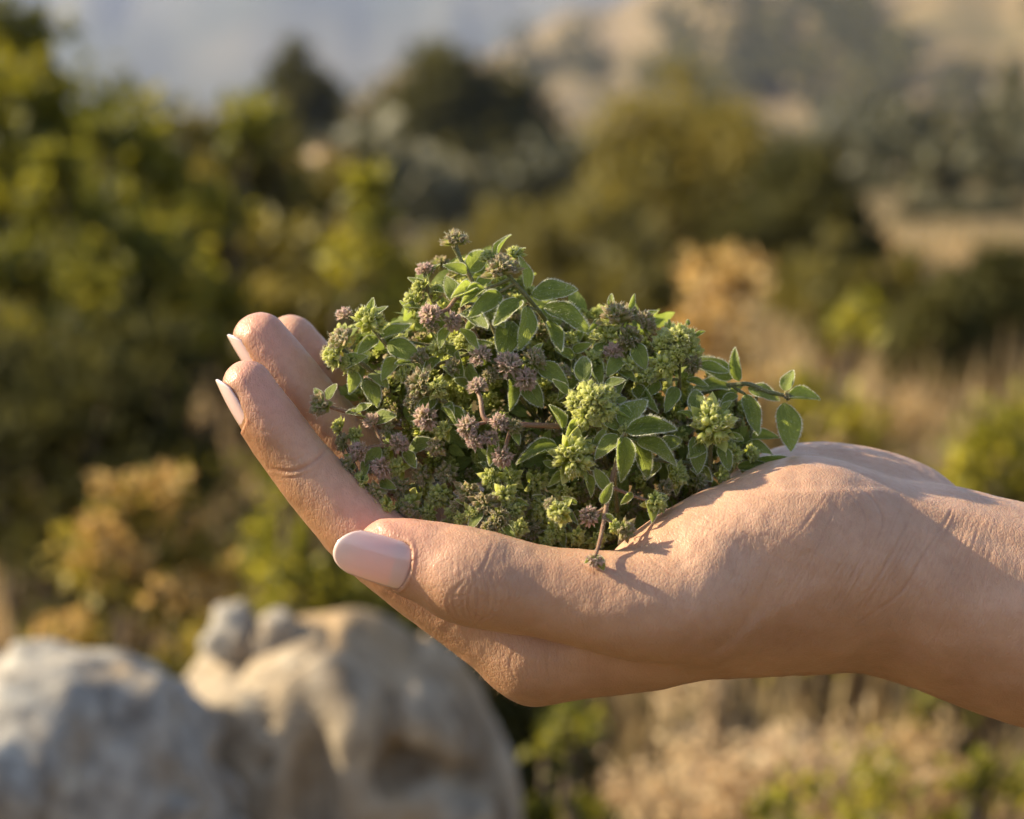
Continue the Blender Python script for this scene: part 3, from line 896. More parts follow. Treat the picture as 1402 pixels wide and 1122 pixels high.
sprig('oregano sprig with two bristly green and brown heads left of centre', [(660, 580, 16), (625, 560, 7), (600, 545, 3), (580, 532, 1)],
      [(573, 527, 0, 26, 'M', (-0.5, -0.8, 0.2)), (600, 532, -2, 18, 'G', (0.1, -1, 0.1)), (582, 574, -2, 25, 'P', (-0.4, -0.9, 0)), (562, 548, 1, 16, 'M', (-0.9, -0.5, 0.1)), (606, 590, -1, 17, 'G'), (596, 613, -1, 17, 'M', (0, -0.9, -0.2))],
      [(612, 552, 622, 575, 3, -2), (622, 520, 612, 500, 4, 0), (596, 546, 570, 560, 2, -2), (640, 568, 612, 580, 6, 0, 30), (604, 560, 640, 590, 2, -3, 40)])
sprig('oregano sprig with three clustered purple heads in the middle of the heap', [(740, 580, 18), (710, 540, 8), (692, 512, 3), (690, 500, 1)],
      [(657, 487, -1, 21, 'P', (-0.4, -0.7, 0.5)), (696, 498, -2, 25, 'P', (0.1, -0.9, 0.4)), (734, 490, 0, 21, 'M', (0.4, -0.6, 0.6)), (720, 520, -2, 22, 'P', (0.2, -0.9, -0.1)), (672, 512, -1, 15, 'M')],
      [(740, 500, 776, 524, 2, -2, -10), (664, 500, 642, 478, 1, 0), (715, 520, 740, 552, 2, -3), (700, 520, 706, 556, 2, -3, 30), (728, 484, 744, 470, 2, 2), (630, 520, 622, 482, 4, 2, 20), (642, 530, 620, 520, 5, 0)])
sprig('pink stemmed oregano sprig lying across the front with rosy mauve heads', [(765, 584, -2), (722, 582, -6), (690, 580, -8), (664, 574, -8), (658, 548, -6), (654, 534, -4)],
      [(653, 528, -4, 19, 'P', (-0.1, -0.6, 0.8)), (640, 584, -9, 21, 'P', (-0.4, -0.9, 0.3)), (650, 604, -9, 18, 'P', (-0.3, -0.9, -0.3)), (684, 578, -9, 18, 'P', (0.1, -0.9, 0.4)), (688, 626, -10, 20, 'P', (0, -0.9, -0.4)), (672, 600, -9, 15, 'P'), (704, 584, -9, 14, 'M')],
      [(700, 590, 712, 606, -7, -10), (676, 600, 668, 640, -7, -10, 30)], green=False, r0=0.7)
sprig('bright oregano sprig at front centre, large head of pale round buds under an upright leaf', [(830, 640, 12), (822, 600, 0), (814, 565, -6)],
      [(812, 550, -8, 44, 'G', (0.05, -0.9, 0.35))],
      [(799, 524, 797, 480, -5, -3, 10), (826, 530, 854, 515, -5, -6, 20), (770, 588, 757, 552, -6, -7, -30), (838, 562, 872, 572, -6, -8, 20), (780, 540, 756, 520, -4, -4), (842, 550, 860, 545, -6, -6), (790, 575, 775, 600, -7, -10)], r0=0.8)
sprig('oregano sprig with a broad green rosette just above the thumb knuckle side', [(830, 680, 8), (812, 650, -2), (792, 632, -8)],
      [(787, 626, -10, 38, 'G', (0, -1, 0.05))],
      [(764, 612, 706, 622, -6, -10, -20), (800, 650, 812, 678, -8, -11, 20), (770, 648, 752, 664, -8, -11), (815, 610, 830, 590, -8, -10), (760, 640, 745, 630, -8, -9), (800, 602, 830, 608, -8, -9, 30)])
sprig('oregano sprig with long soft grey green leaves spread at the front right', [(845, 700, 6), (842, 650, -5), (848, 612, -9), (856, 592, -10)],
      [(856, 588, -9, 12, 'G', (0, -0.9, 0.4))],
      [(857, 592, 934, 580, -10, -9, -5), (853, 598, 853, 658, -10, -14, 10), (850, 584, 886, 538, -9, -5, 10), (872, 604, 934, 626, -8, -10, 15), (850, 598, 812, 622, -9, -12, -20), (866, 600, 896, 655, -6, -8, 10), (848, 585, 822, 572, -8, -10), (900, 610, 935, 600, -4, -5)])
sprig('oregano sprig hanging over the palm edge with a drooping brown tip', [(846, 630, -8), (836, 662, -10), (829, 700, -15), (822, 738, -21), (815, 762, -26)],
      [(806, 708, -16, 19, 'P', (-0.3, -1, 0)), (765, 700, -16, 23, 'G', (-0.6, -0.8, 0)), (752, 690, -15, 12, 'M', (-1, -0.5, 0.2)), (857, 728, -20, 19, 'M', (0.5, -0.8, -0.3)), (814, 768, -27, 18, 'P', (-0.2, -0.5, -1)), (899, 690, -13, 21, 'G', (0.5, -0.8, -0.3)), (842, 722, -19, 12, 'G')],
      [(834, 672, 812, 640, -11, -11, 20), (826, 706, 846, 716, -16, -18), (824, 690, 838, 662, -14, -16), (818, 760, 826, 780, -26, -28), (814, 762, 800, 772, -26, -28), (866, 676, 850, 690, -12, -14), (890, 684, 896, 712, -12, -16, 20), (895, 682, 918, 678, -13, -13), (790, 690, 770, 680, -13, -14)], green=False, r0=0.6)
sprig('dark oregano sprig with a purplish head on the upper right shoulder', [(850, 540, 22), (848, 490, 14), (846, 450, 10)],
      [(846, 430, 9, 30, 'M', (0.1, -0.5, 0.9)), (885, 440, 9, 22, 'M', (0.6, -0.5, 0.6)), (828, 456, 8, 22, 'G', (-0.3, -0.8, 0.2)), (862, 464, 6, 24, 'M', (0.1, -1, 0.1)), (840, 480, 6, 20, 'P')],
      [(838, 424, 835, 400, 9, 9), (862, 424, 868, 402, 9, 9), (884, 432, 902, 426, 9, 9, 20), (832, 470, 806, 490, 8, 4, -20), (870, 470, 880, 500, 6, 1), (850, 490, 832, 510, 6, 1), (822, 440, 806, 452, 9, 6), (846, 500, 868, 520, 7, 2)])
sprig('oregano sprig with a tall yellow green head of light bracts, upper right', [(930, 590, 22), (930, 540, 14), (930, 500, 9)],
      [(930, 468, 7, 43, 'G', (0.25, -0.6, 0.75)), (908, 500, 4, 24, 'G', (-0.1, -0.9, 0)), (948, 498, 5, 18, 'M', (0.4, -0.8, 0.1))],
      [(918, 450, 916, 436, 8, 8), (940, 446, 944, 436, 8, 9), (952, 462, 966, 452, 8, 8), (900, 520, 880, 545, 6, 2), (926, 530, 914, 560, 6, 1), (940, 520, 970, 530, 8, 5), (956, 500, 998, 512, 8, 8, 10), (905, 480, 890, 465, 6, 7)])
sprig('oregano sprig with knobbly pale buds just above the thumb heel', [(970, 680, 14), (972, 640, 5), (974, 600, 0)],
      [(976, 580, -1, 40, 'G', (0.25, -0.9, 0.35))],
      [(956, 568, 950, 526, 0, 2, 10), (950, 598, 962, 646, -1, -4, 20), (990, 562, 1000, 545, 1, 2), (996, 594, 1020, 604, 0, 0), (985, 610, 1004, 640, 0, -3), (948, 575, 930, 560, 0, 0), (966, 610, 940, 628, 0, -4)])
sprig('oregano sprig stretching out to the far right with smooth paired oval leaves', [(900, 600, 24), (950, 545, 17), (1016, 526, 13), (1048, 536, 13), (1076, 542, 14), (1086, 544, 14)],
      [(1078, 542, 14, 9, 'M')],
      [(1012, 522, 1003, 475, 13, 12, 25), (1004, 518, 951, 488, 14, 12, 10), (1000, 530, 952, 524, 14, 8, -20), (1024, 532, 1073, 538, 13, 12, 15), (1020, 540, 1038, 597, 12, 9, 15), (1075, 536, 1084, 502, 14, 16, 20), (1078, 543, 1124, 542, 14, 12, 5), (1073, 552, 1089, 615, 14, 10, 10),
       (1028, 600, 1066, 596, 14, 12, 0), (1030, 632, 1086, 632, 10, 10, -40), (1008, 540, 985, 560, 12, 8)])
sprig('bushy oregano sprig tumbling over the thumb, many tiny bristly green heads', [(720, 640, 12), (700, 660, 2), (672, 678, -4), (650, 688, -6)],
      [(642, 676, -6, 22, 'M'), (672, 656, -4, 20, 'G'), (664, 690, -8, 22, 'M'), (692, 680, -7, 22, 'G'), (648, 706, -8, 18, 'G'), (684, 712, -10, 21, 'M'), (706, 700, -7, 18, 'G'), (626, 694, -5, 15, 'M'), (700, 656, -3, 19, 'G'), (668, 724, -12, 14, 'M'), (710, 724, -11, 17, 'G'), (630, 712, -7, 12, 'G'), (686, 734, -12, 10, 'G')],
      [(660, 700, 640, 720, -8, -11), (690, 720, 704, 738, -10, -13), (664, 640, 656, 628, -2, 0), (700, 690, 724, 690, -6, -8), (640, 690, 622, 684, -6, -7)])
sprig('shaded oregano sprig low in the palm behind the middle of the thumb', [(800, 660, 16), (770, 680, 6), (745, 690, 0)],
      [(735, 664, 0, 21, 'G'), (742, 700, -2, 22, 'G'), (728, 726, -5, 19, 'M'), (760, 730, -5, 20, 'G'), (770, 676, 0, 17, 'G'), (790, 736, -6, 16, 'G'), (716, 690, -2, 18, 'M'), (820, 740, -4, 16, 'G'), (748, 744, -8, 13, 'G')],
      [(750, 690, 728, 680, 0, -4), (770, 700, 790, 712, 0, -4), (760, 720, 775, 745, -3, -7)])
sprig('shaded brown green oregano sprig between index finger and thumb tip', [(640, 640, 18), (600, 656, 10), (570, 664, 6), (552, 668, 4)],
      [(545, 668, 3, 22, 'M'), (575, 650, 4, 20, 'M'), (560, 690, 2, 20, 'G'), (600, 680, 2, 22, 'G'), (610, 650, 3, 20, 'M'), (585, 704, 1, 18, 'G'), (530, 668, 4, 16, 'M'), (545, 698, 2, 15, 'G'), (620, 705, 0, 17, 'G'), (610, 720, -2, 14, 'M')],
      [(560, 660, 540, 690, 5, 1), (590, 670, 615, 690, 5, 0), (575, 690, 572, 712, 3, 0)])
sprig('oregano sprig of small green heads deep in the upper middle of the heap', [(660, 540, 20), (648, 500, 12), (640, 470, 8)],
      [(600, 474, 4, 18, 'G'), (574, 488, 4, 18, 'M'), (632, 468, 3, 16, 'G'), (552, 512, 5, 16, 'G'), (620, 500, 2, 15, 'M'), (548, 466, 9, 14, 'G')],
      [(640, 480, 668, 466, 6, 2), (630, 490, 610, 470, 6, 2), (600, 490, 580, 512, 6, 1), (640, 500, 655, 530, 6, 1), (566, 494, 540, 500, 7, 3), (610, 480, 596, 452, 6, 4)])
sprig('leafy oregano sprig in the shaded right hollow beside the palm heel', [(1000, 660, 22), (960, 640, 12), (920, 632, 4), (890, 630, 0)],
      [(884, 626, -2, 17, 'G'), (930, 652, -2, 22, 'G'), (1004, 622, 4, 20, 'G'), (912, 668, -5, 16, 'M'), (1030, 620, 8, 16, 'G'), (960, 660, 0, 16, 'M'), (990, 650, 3, 16, 'G')],
      [(900, 632, 880, 660, 1, -5), (920, 636, 930, 670, 3, -3), (950, 640, 975, 665, 8, 0), (970, 640, 1000, 655, 12, 6), (1010, 640, 1048, 634, 10, 8, -20), (1020, 610, 1056, 616, 12, 8), (905, 625, 925, 610, 2, -2)])
sprig('leafy oregano sprig filling the gap behind the front centre head', [(800, 600, 22), (790, 540, 13), (784, 490, 9), (782, 470, 8)],
      [(782, 462, 8, 16, 'G'), (770, 508, 4, 17, 'M'), (866, 500, 5, 18, 'G'), (886, 516, 4, 18, 'G'), (815, 490, 5, 16, 'G')],
      [(784, 480, 812, 470, 8, 5), (786, 490, 764, 476, 8, 4), (790, 510, 824, 500, 9, 4), (790, 520, 766, 540, 9, 2), (790, 470, 800, 442, 8, 8), (860, 520, 842, 534, 6, 0), (870, 530, 896, 560, 6, 0), (776, 460, 756, 452, 8, 7), (800, 500, 826, 520, 8, 0)])

sprig('dark bristly oregano sprig packed along the inner side of the index finger', [(600, 690, 12), (550, 680, 5), (510, 668, 1), (486, 650, -1)],
      [(474, 640, -1, 19, 'M', (-0.7, -0.7, 0)), (492, 662, -2, 20, 'G', (-0.5, -0.9, 0)), (512, 676, -2, 20, 'M', (-0.2, -0.9, 0)), (500, 690, -3, 17, 'G', (-0.5, -0.9, -0.2)), (526, 696, -3, 18, 'G'), (468, 606, 3, 18, 'M', (-0.9, -0.5, 0.2)), (462, 584, 4, 15, 'G', (-0.9, -0.5, 0.2)),
       (544, 640, 3, 19, 'G'), (528, 616, 4, 18, 'G'), (560, 700, -1, 17, 'M'), (486, 596, 4, 17, 'G')],
      [(500, 650, 476, 662, 0, -3), (520, 660, 540, 668, 1, -2), (490, 630, 470, 622, 1, 0), (530, 680, 520, 704, 0, -4)], green=False)

# everything under the visible sprigs: one tangle nobody could count
POLY = np.array([(440, 580), (446, 500), (470, 455), (540, 440), (578, 400), (610, 352), (690, 352), (730, 410), (800, 430), (870, 430), (945, 470), (985, 520), (1020, 560), (1030, 620),
                 (1060, 640), (960, 690), (920, 720), (870, 770), (700, 780), (600, 750), (530, 720), (490, 694), (462, 640)], float)
def in_poly(x, y):
    c = False; n = len(POLY)
    for i in range(n):
        x0, y0 = POLY[i]; x1, y1 = POLY[i - 1]
        if (y0 > y) != (y1 > y) and x < (x1 - x0) * (y - y0) / (y1 - y0) + x0: c = not c
    return c
def edge_dist(x, y):
    return poly_dist(np.array([[x, y]]), np.vstack([POLY, POLY[:1]]))[0][0]
def hand_clear(p):
    i = tuple(np.clip(((p - ORG) / VOX).astype(int), 0, np.array(HSDF.shape) - 1))
    return HSDF[i]
LOWH = [head_buf('buds' if j % 2 else 'tuft', 300 + j, False, 0.5) for j in range(5)]
LOWL = [leaf_grid(0.52, 0.4, 0.3, 0.2, 0.2, 0.4, 7, 5, 0.4) for j in range(2)]
tb = Buf(); cnt = 0; tries = 0
while cnt < 1500 and tries < 60000:
    tries += 1
    x, y = rg.uniform(440, 1070), rg.uniform(345, 785)
    if not in_poly(x, y): continue
    e = edge_dist(x, y)
    bulge = 1 - math.exp(-(e / 60.0))
    yf = 13 - 9 * bulge + 8 * sstep(float(640 - y), 0.0, 300.0)
    if y > 640: yf -= 2
    dep = yf + rg.uniform(2.5, 10) + (rg.uniform(0, 28) if rg.random() < 0.5 else 0)
    p = loc(x, y, dep)
    if hand_clear(p) < 2.2: continue
    cnt += 1
    if rg.random() < 0.55:
        src = LOWH[rg.integers(0, 5)]
        F = frame_to(unit(p - MOUND) + np.array([0, -0.6, 0.1]) + rg.normal(0, 0.3, 3), rg.uniform(0, 6)); s = rg.uniform(2.2, 3.6)
        k = sum(len(v) for v in src.V)
        tb.V.append(np.concatenate(src.V) @ F.T * s + p); tb.L.append(np.concatenate(src.L)); tb.Q.append(np.concatenate(src.Q) + tb.n)
        tb.QM.append(np.full(len(tb.Q[-1]), 1 + int(rg.random() < 0.4))); tb.n += k
    else:
        P, U = LOWL[0]
        F = frame_to(unit(p - MOUND) * 0.5 + np.array([0, -0.8, 0.2]) + rg.normal(0, 0.5, 3), rg.uniform(0, 6)); s = rg.uniform(5, 9)
        tb.grid((P @ F.T) * s + p, U, 0)
tb.V = [v * 0.001 for v in tb.V]
tg = link('oregano_tangle', tb.mesh('oregano_tangle', [LEAFM, HEADG, HEADM]))
tg.matrix_world = HANDM
tag(tg, 'tangle of small oregano leaves and buds packed beneath the sprigs', 'herbs', kind='stuff')
# ---------------------------------------------------------------- light and air
SUN = unit((-0.84, 0.10, 0.47))
SUN_STRENGTH, SKY_STRENGTH, EXPOSURE = 5.0, 0.07, 1.58
w = bpy.data.worlds.new('World'); SC.world = w; w.use_nodes = True
wt = w.node_tree; bg = wt.nodes['Background']
sky = wt.nodes.new('ShaderNodeTexSky'); sky.sky_type = 'NISHITA'; sky.sun_disc = False
sky.sun_elevation = math.asin(SUN[2]); sky.sun_rotation = math.atan2(SUN[0], SUN[1])
sky.dust_density = 1.0; sky.air_density = 1.0; sky.ozone_density = 1.0
wt.links.new(sky.outputs[0], bg.inputs[0]); bg.inputs[1].default_value = SKY_STRENGTH
sd = bpy.data.lights.new('sun', 'SUN'); sd.energy = SUN_STRENGTH; sd.angle = R(0.5); sd.color = (1.0, 0.84, 0.58)
so = link('sun', sd); so.rotation_euler = Vector(SUN).to_track_quat('Z', 'Y').to_euler()
SC.view_settings.view_transform = 'Standard'; SC.view_settings.look = 'None'; SC.view_settings.gamma = 1; SC.view_settings.exposure = EXPOSURE
SC.view_settings.use_curve_mapping = False
SC.render.engine = 'CYCLES'
SC.cycles.use_denoising = True
SC.cycles.max_bounces = 8; SC.cycles.diffuse_bounces = 4; SC.cycles.transmission_bounces = 4; SC.cycles.volume_bounces = 0
SC.cycles.sample_clamp_indirect = 8

# ---------------------------------------------------------------- ground: near terrace, falling valley, hill on the right
def ground(x, y):
    x = np.asarray(x, float); y = np.asarray(y, float)
    r = np.hypot(x, y); az = np.degrees(np.arctan2(x, np.maximum(y, 1e-3)))
    back = y < 0
    z = -0.042 * np.clip(r - 4, 0, 200)
    z = z - 2.0 * sstep(r, 200, 330)
    H = 700 * np.tan(np.radians(np.clip(0.50 * (az + 1.3), -3.0, 7.5))) * np.where(back, 0.3, 1) + 1.5
    H = H + 9 * noise3(np.stack([az * 0.8, az * 0 + 3, az * 0], -1), 5)
    hill = sstep(r, 280, 720) * (1 - sstep(r, 800, 1700))
    z = z + hill * (H + 12) - 24 * sstep(r, 800, 2200)
    p = np.stack([x, y, 0 * x], -1)
    amp = np.clip(r / 40, 0.03, 3.0)
    z = z + amp * 0.5 * fbm(p / np.clip(r / 5, 0.8, 60)[..., None], 2, 8) * sstep(r, 0.4, 3)
    return z

def gz(x, y): return float(ground(np.array([x]), np.array([y]))[0])

rr = np.concatenate([[0.0], np.geomspace(0.35, 14000, 300)])
th = np.unique(np.concatenate([np.linspace(-180, 180, 181), np.linspace(-18, 18, 181)]))
TH, RR = np.meshgrid(np.radians(th), rr, indexing='ij')
X, Y = RR * np.sin(TH), RR * np.cos(TH)
Z = ground(X, Y)
i = np.arange(X.size).reshape(X.shape)
q = np.stack([i[:-1, :-1], i[1:, :-1], i[1:, 1:], i[:-1, 1:]], -1).reshape(-1, 4)[:, ::-1]
m = NT('dry_hillside')
oc = m.obj()
def mapped(s):
    return m.n('ShaderNodeMapping', i_Scale=(s, s, s), i_Vector=oc).outputs[0]
big = m.noise(mapped(0.012), 1.0, 4, 0.6)
mid = m.noise(mapped(0.11), 1.0, 4, 0.6)
fine = m.noise(mapped(3.0), 1.0, 5, 0.65)
vfine = m.noise(mapped(40.0), 1.0, 4, 0.6)
c = m.ramp(mid, [(0.30, (0.085, 0.080, 0.035)), (0.48, (0.210, 0.150, 0.078)), (0.70, (0.330, 0.245, 0.130))])
c = m.mix(m.n('ShaderNodeMapRange', i_Value=big, i_1=0.48, i_2=0.62).outputs[0], c, m.ramp(mid, [(0.35, (0.17, 0.125, 0.08)), (0.65, (0.28, 0.205, 0.135))]))
c = m.mix(m.math('MULTIPLY', m.n('ShaderNodeMapRange', i_Value=m.noise(mapped(0.035), 1.0, 5, 0.7), i_1=0.50, i_2=0.60).outputs[0], 0.7), c, (0.075, 0.075, 0.035))
c = m.mix(m.n('ShaderNodeMapRange', i_Value=fine, i_1=0.42, i_2=0.66).outputs[0], c, m.ramp(vfine, [(0.35, (0.06, 0.058, 0.022)), (0.65, (0.22, 0.16, 0.08))]))
GROUNDM = m.done(m.pbr(Base_Color=c, Roughness=0.95, Specular_IOR_Level=0.1, Normal=m.bump(vfine, 0.6, 0.01)))
go = link('ground', mesh_np('ground', np.stack([X, Y, Z], -1).reshape(-1, 3), q, GROUNDM)); tag(go, kind='structure')

# far mountain across the valley
az = np.radians(np.linspace(-60, 40, 240)); tt = np.linspace(0, 1, 40)
AZ, TT = np.meshgrid(az, tt, indexing='ij')
ridge = 330 + 90 * np.sin(np.degrees(AZ) * 0.11 + 1.2) + 60 * noise3(np.stack([np.degrees(AZ) * 0.35, 0 * AZ, 0 * AZ], -1), 3)
ridge = ridge * (1 - 0.55 * sstep(np.degrees(AZ), 0, 22))
RAD = 1500 + 4200 * TT ** 1.3
ZZ = -45 + ridge * np.sin(TT * np.pi * 0.5) ** 1.1
ZZ = ZZ + 30 * fbm(np.stack([np.degrees(AZ) * 1.2, TT * 4, 0 * AZ], -1), 4, 12) * np.sin(TT * np.pi * 0.9)
i = np.arange(AZ.size).reshape(AZ.shape)
q = np.stack([i[:-1, :-1], i[1:, :-1], i[1:, 1:], i[:-1, 1:]], -1).reshape(-1, 4)[:, ::-1]
m = NT('mountain_scrub')
oc = m.obj()
f = m.noise(mapped(0.004), 1.0, 5, 0.6)
MOUNTM = m.done(m.pbr(Base_Color=m.ramp(f, [(0.35, (0.045, 0.055, 0.035)), (0.65, (0.12, 0.11, 0.075))]), Roughness=1.0, Specular_IOR_Level=0.05))
mo = link('far_mountain', mesh_np('far_mountain', np.stack([RAD * np.sin(AZ), RAD * np.cos(AZ), ZZ], -1).reshape(-1, 3), q, MOUNTM)); tag(mo, kind='structure')

# the air of the valley
HAZE = 0.00030
V = np.array([(sx * 9000.0, 9000.0 * sy, z) for z in (-140.0, 520.0) for sx, sy in ((-1, -1), (1, -1), (1, 1), (-1, 1))])
q = np.array([[3, 2, 1, 0], [4, 5, 6, 7], [0, 1, 5, 4], [1, 2, 6, 5], [2, 3, 7, 6], [3, 0, 4, 7]])
m = NT('valley_haze')
pv = m.n('ShaderNodeVolumePrincipled', i_Color=(0.60, 0.70, 1.0, 1), i_Density=HAZE, i_Anisotropy=0.25)
m.l(pv.outputs[0], m.out.inputs['Volume'])
hz = link('haze', mesh_np('haze', V, q, m.m, smooth=False)); tag(hz, kind='stuff')
# ---------------------------------------------------------------- shrubs and trees
rs = np.random.default_rng(77)

def foliage_mat(name, stops, transl=0.4, rough=0.55, spec=0.35):
    m = NT(name)
    rn = m.attr('rnd')
    c = m.ramp(rn, stops)
    p = m.pbr(Base_Color=c, Roughness=rough, Specular_IOR_Level=spec)
    tc = m.n('ShaderNodeHueSaturation', i_Saturation=1.1, i_Value=1.6, i_Color=c, i_Hue=0.485).outputs[0]
    tr = m.n('ShaderNodeBsdfTranslucent', i_Color=tc)
    mx = m.n('ShaderNodeMixShader', i_0=transl)
    m.l(p, mx.inputs[1]); m.l(tr.outputs[0], mx.inputs[2])
    return m.done(mx.outputs[0])

FOL = {
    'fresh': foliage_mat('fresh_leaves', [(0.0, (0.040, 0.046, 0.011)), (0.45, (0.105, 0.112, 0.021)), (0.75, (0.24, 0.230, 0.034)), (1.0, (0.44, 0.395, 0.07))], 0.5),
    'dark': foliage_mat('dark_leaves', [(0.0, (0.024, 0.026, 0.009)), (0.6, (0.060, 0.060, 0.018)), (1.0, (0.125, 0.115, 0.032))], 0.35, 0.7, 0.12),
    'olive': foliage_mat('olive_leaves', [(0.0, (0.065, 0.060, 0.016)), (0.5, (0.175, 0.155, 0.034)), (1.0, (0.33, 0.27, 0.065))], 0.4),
    'grey': foliage_mat('grey_leaves', [(0.0, (0.04, 0.042, 0.022)), (0.5, (0.085, 0.085, 0.045)), (1.0, (0.15, 0.14, 0.075))], 0.25),
    'dry': foliage_mat('dry_leaves', [(0.0, (0.13, 0.095, 0.045)), (0.5, (0.36, 0.26, 0.125)), (1.0, (0.60, 0.47, 0.27))], 0.35, 0.8, 0.15),
    'rust': foliage_mat('rusty_flowers', [(0.0, (0.20, 0.14, 0.045)), (0.5, (0.40, 0.28, 0.10)), (1.0, (0.58, 0.43, 0.19))], 0.35, 0.8, 0.15),
    'pale': foliage_mat('pale_seed_heads', [(0.0, (0.30, 0.22, 0.12)), (0.5, (0.52, 0.41, 0.25)), (1.0, (0.70, 0.59, 0.40))], 0.4, 0.8, 0.15),
    'gold': foliage_mat('golden_leaves', [(0.0, (0.07, 0.065, 0.014)), (0.5, (0.22, 0.195, 0.040)), (1.0, (0.42, 0.34, 0.09))], 0.45),
    'blade': foliage_mat('dry_grass_blades', [(0.0, (0.12, 0.085, 0.035)), (0.5, (0.30, 0.22, 0.10)), (1.0, (0.50, 0.39, 0.22))], 0.35, 0.7, 0.2),
}
m = NT('bark')
f = m.noise(m.n('ShaderNodeMapping', i_Scale=(60, 60, 12), i_Vector=m.obj()).outputs[0], 1.0, 4, 0.6)
BARK = m.done(m.pbr(Base_Color=m.ramp(f, [(0.35, (0.05, 0.036, 0.024)), (0.7, (0.17, 0.125, 0.085))]), Roughness=0.9, Normal=m.bump(f, 0.6, 0.01)))
m = NT('dry_twig')
f = m.noise(m.obj(), 30, 3)
TWIG = m.done(m.pbr(Base_Color=m.ramp(f, [(0.35, (0.16, 0.11, 0.06)), (0.7, (0.34, 0.25, 0.15))]), Roughness=0.9))

def leaf_cloud(C, size, rnd, up=0.35, aspect=0.5):
    """leaf-shaped folded faces at points C"""
    k = len(C)
    d = rs.normal(0, 1, (k, 3)); d[:, 2] += up; d /= np.linalg.norm(d, axis=1, keepdims=True)
    s = np.cross(d, rs.normal(0, 1, (k, 3))); s /= np.linalg.norm(s, axis=1, keepdims=True) + 1e-9
    n = np.cross(d, s)
    L = (size * rs.uniform(0.6, 1.3, k))[:, None]; W = L * aspect * 0.5
    P = np.stack([C, C + d * L * 0.45 + s * W + n * W * 0.35, C + d * L, C + d * L * 0.45 - s * W + n * W * 0.35], 1)
    i = np.arange(k)[:, None] * 4
    F = np.concatenate([i + np.array([[0, 1, 2]]), i + np.array([[0, 2, 3]])])
    return P.reshape(-1, 3), F, np.repeat(rnd, 4)

def limb_mesh(name, limbs, mat, na=6):
    V = []; F = []; n = 0
    ang = np.linspace(0, 2 * np.pi, na, endpoint=False)
    for P, r0, r1 in limbs:
        P = np.asarray(P, float)
        T = np.gradient(P, axis=0); T /= np.linalg.norm(T, axis=1, keepdims=True) + 1e-9
        ref = np.cross(T[0], [0.31, 0.87, 0.2]); ref /= np.linalg.norm(ref)
        k = len(P)
        for i in range(k):
            ref = ref - T[i] * (ref @ T[i]); ref /= np.linalg.norm(ref); s = np.cross(T[i], ref)
            V.append(P[i] + (r0 + (r1 - r0) * i / (k - 1)) * (np.cos(ang)[:, None] * ref + np.sin(ang)[:, None] * s))
        i = (np.arange(k * na) + n).reshape(k, na)
        j = np.roll(i, -1, axis=1)
        F.append(np.stack([i[:-1], j[:-1], j[1:], i[1:]], -1).reshape(-1, 4)); n += k * na
    return mesh_np(name, np.concatenate(V), np.concatenate(F), mat)

def limb(a, b, n=6, wob=0.1):
    t = np.linspace(0, 1, n)[:, None]
    P = a + (b - a) * t
    L = np.linalg.norm(b - a)
    w = rs.normal(0, wob * L * 0.3, (n, 3)); w[0] = 0; w[-1] = 0
    P = P + w; P[:, 2] += np.sin(t[:, 0] * np.pi) * L * 0.06
    return P

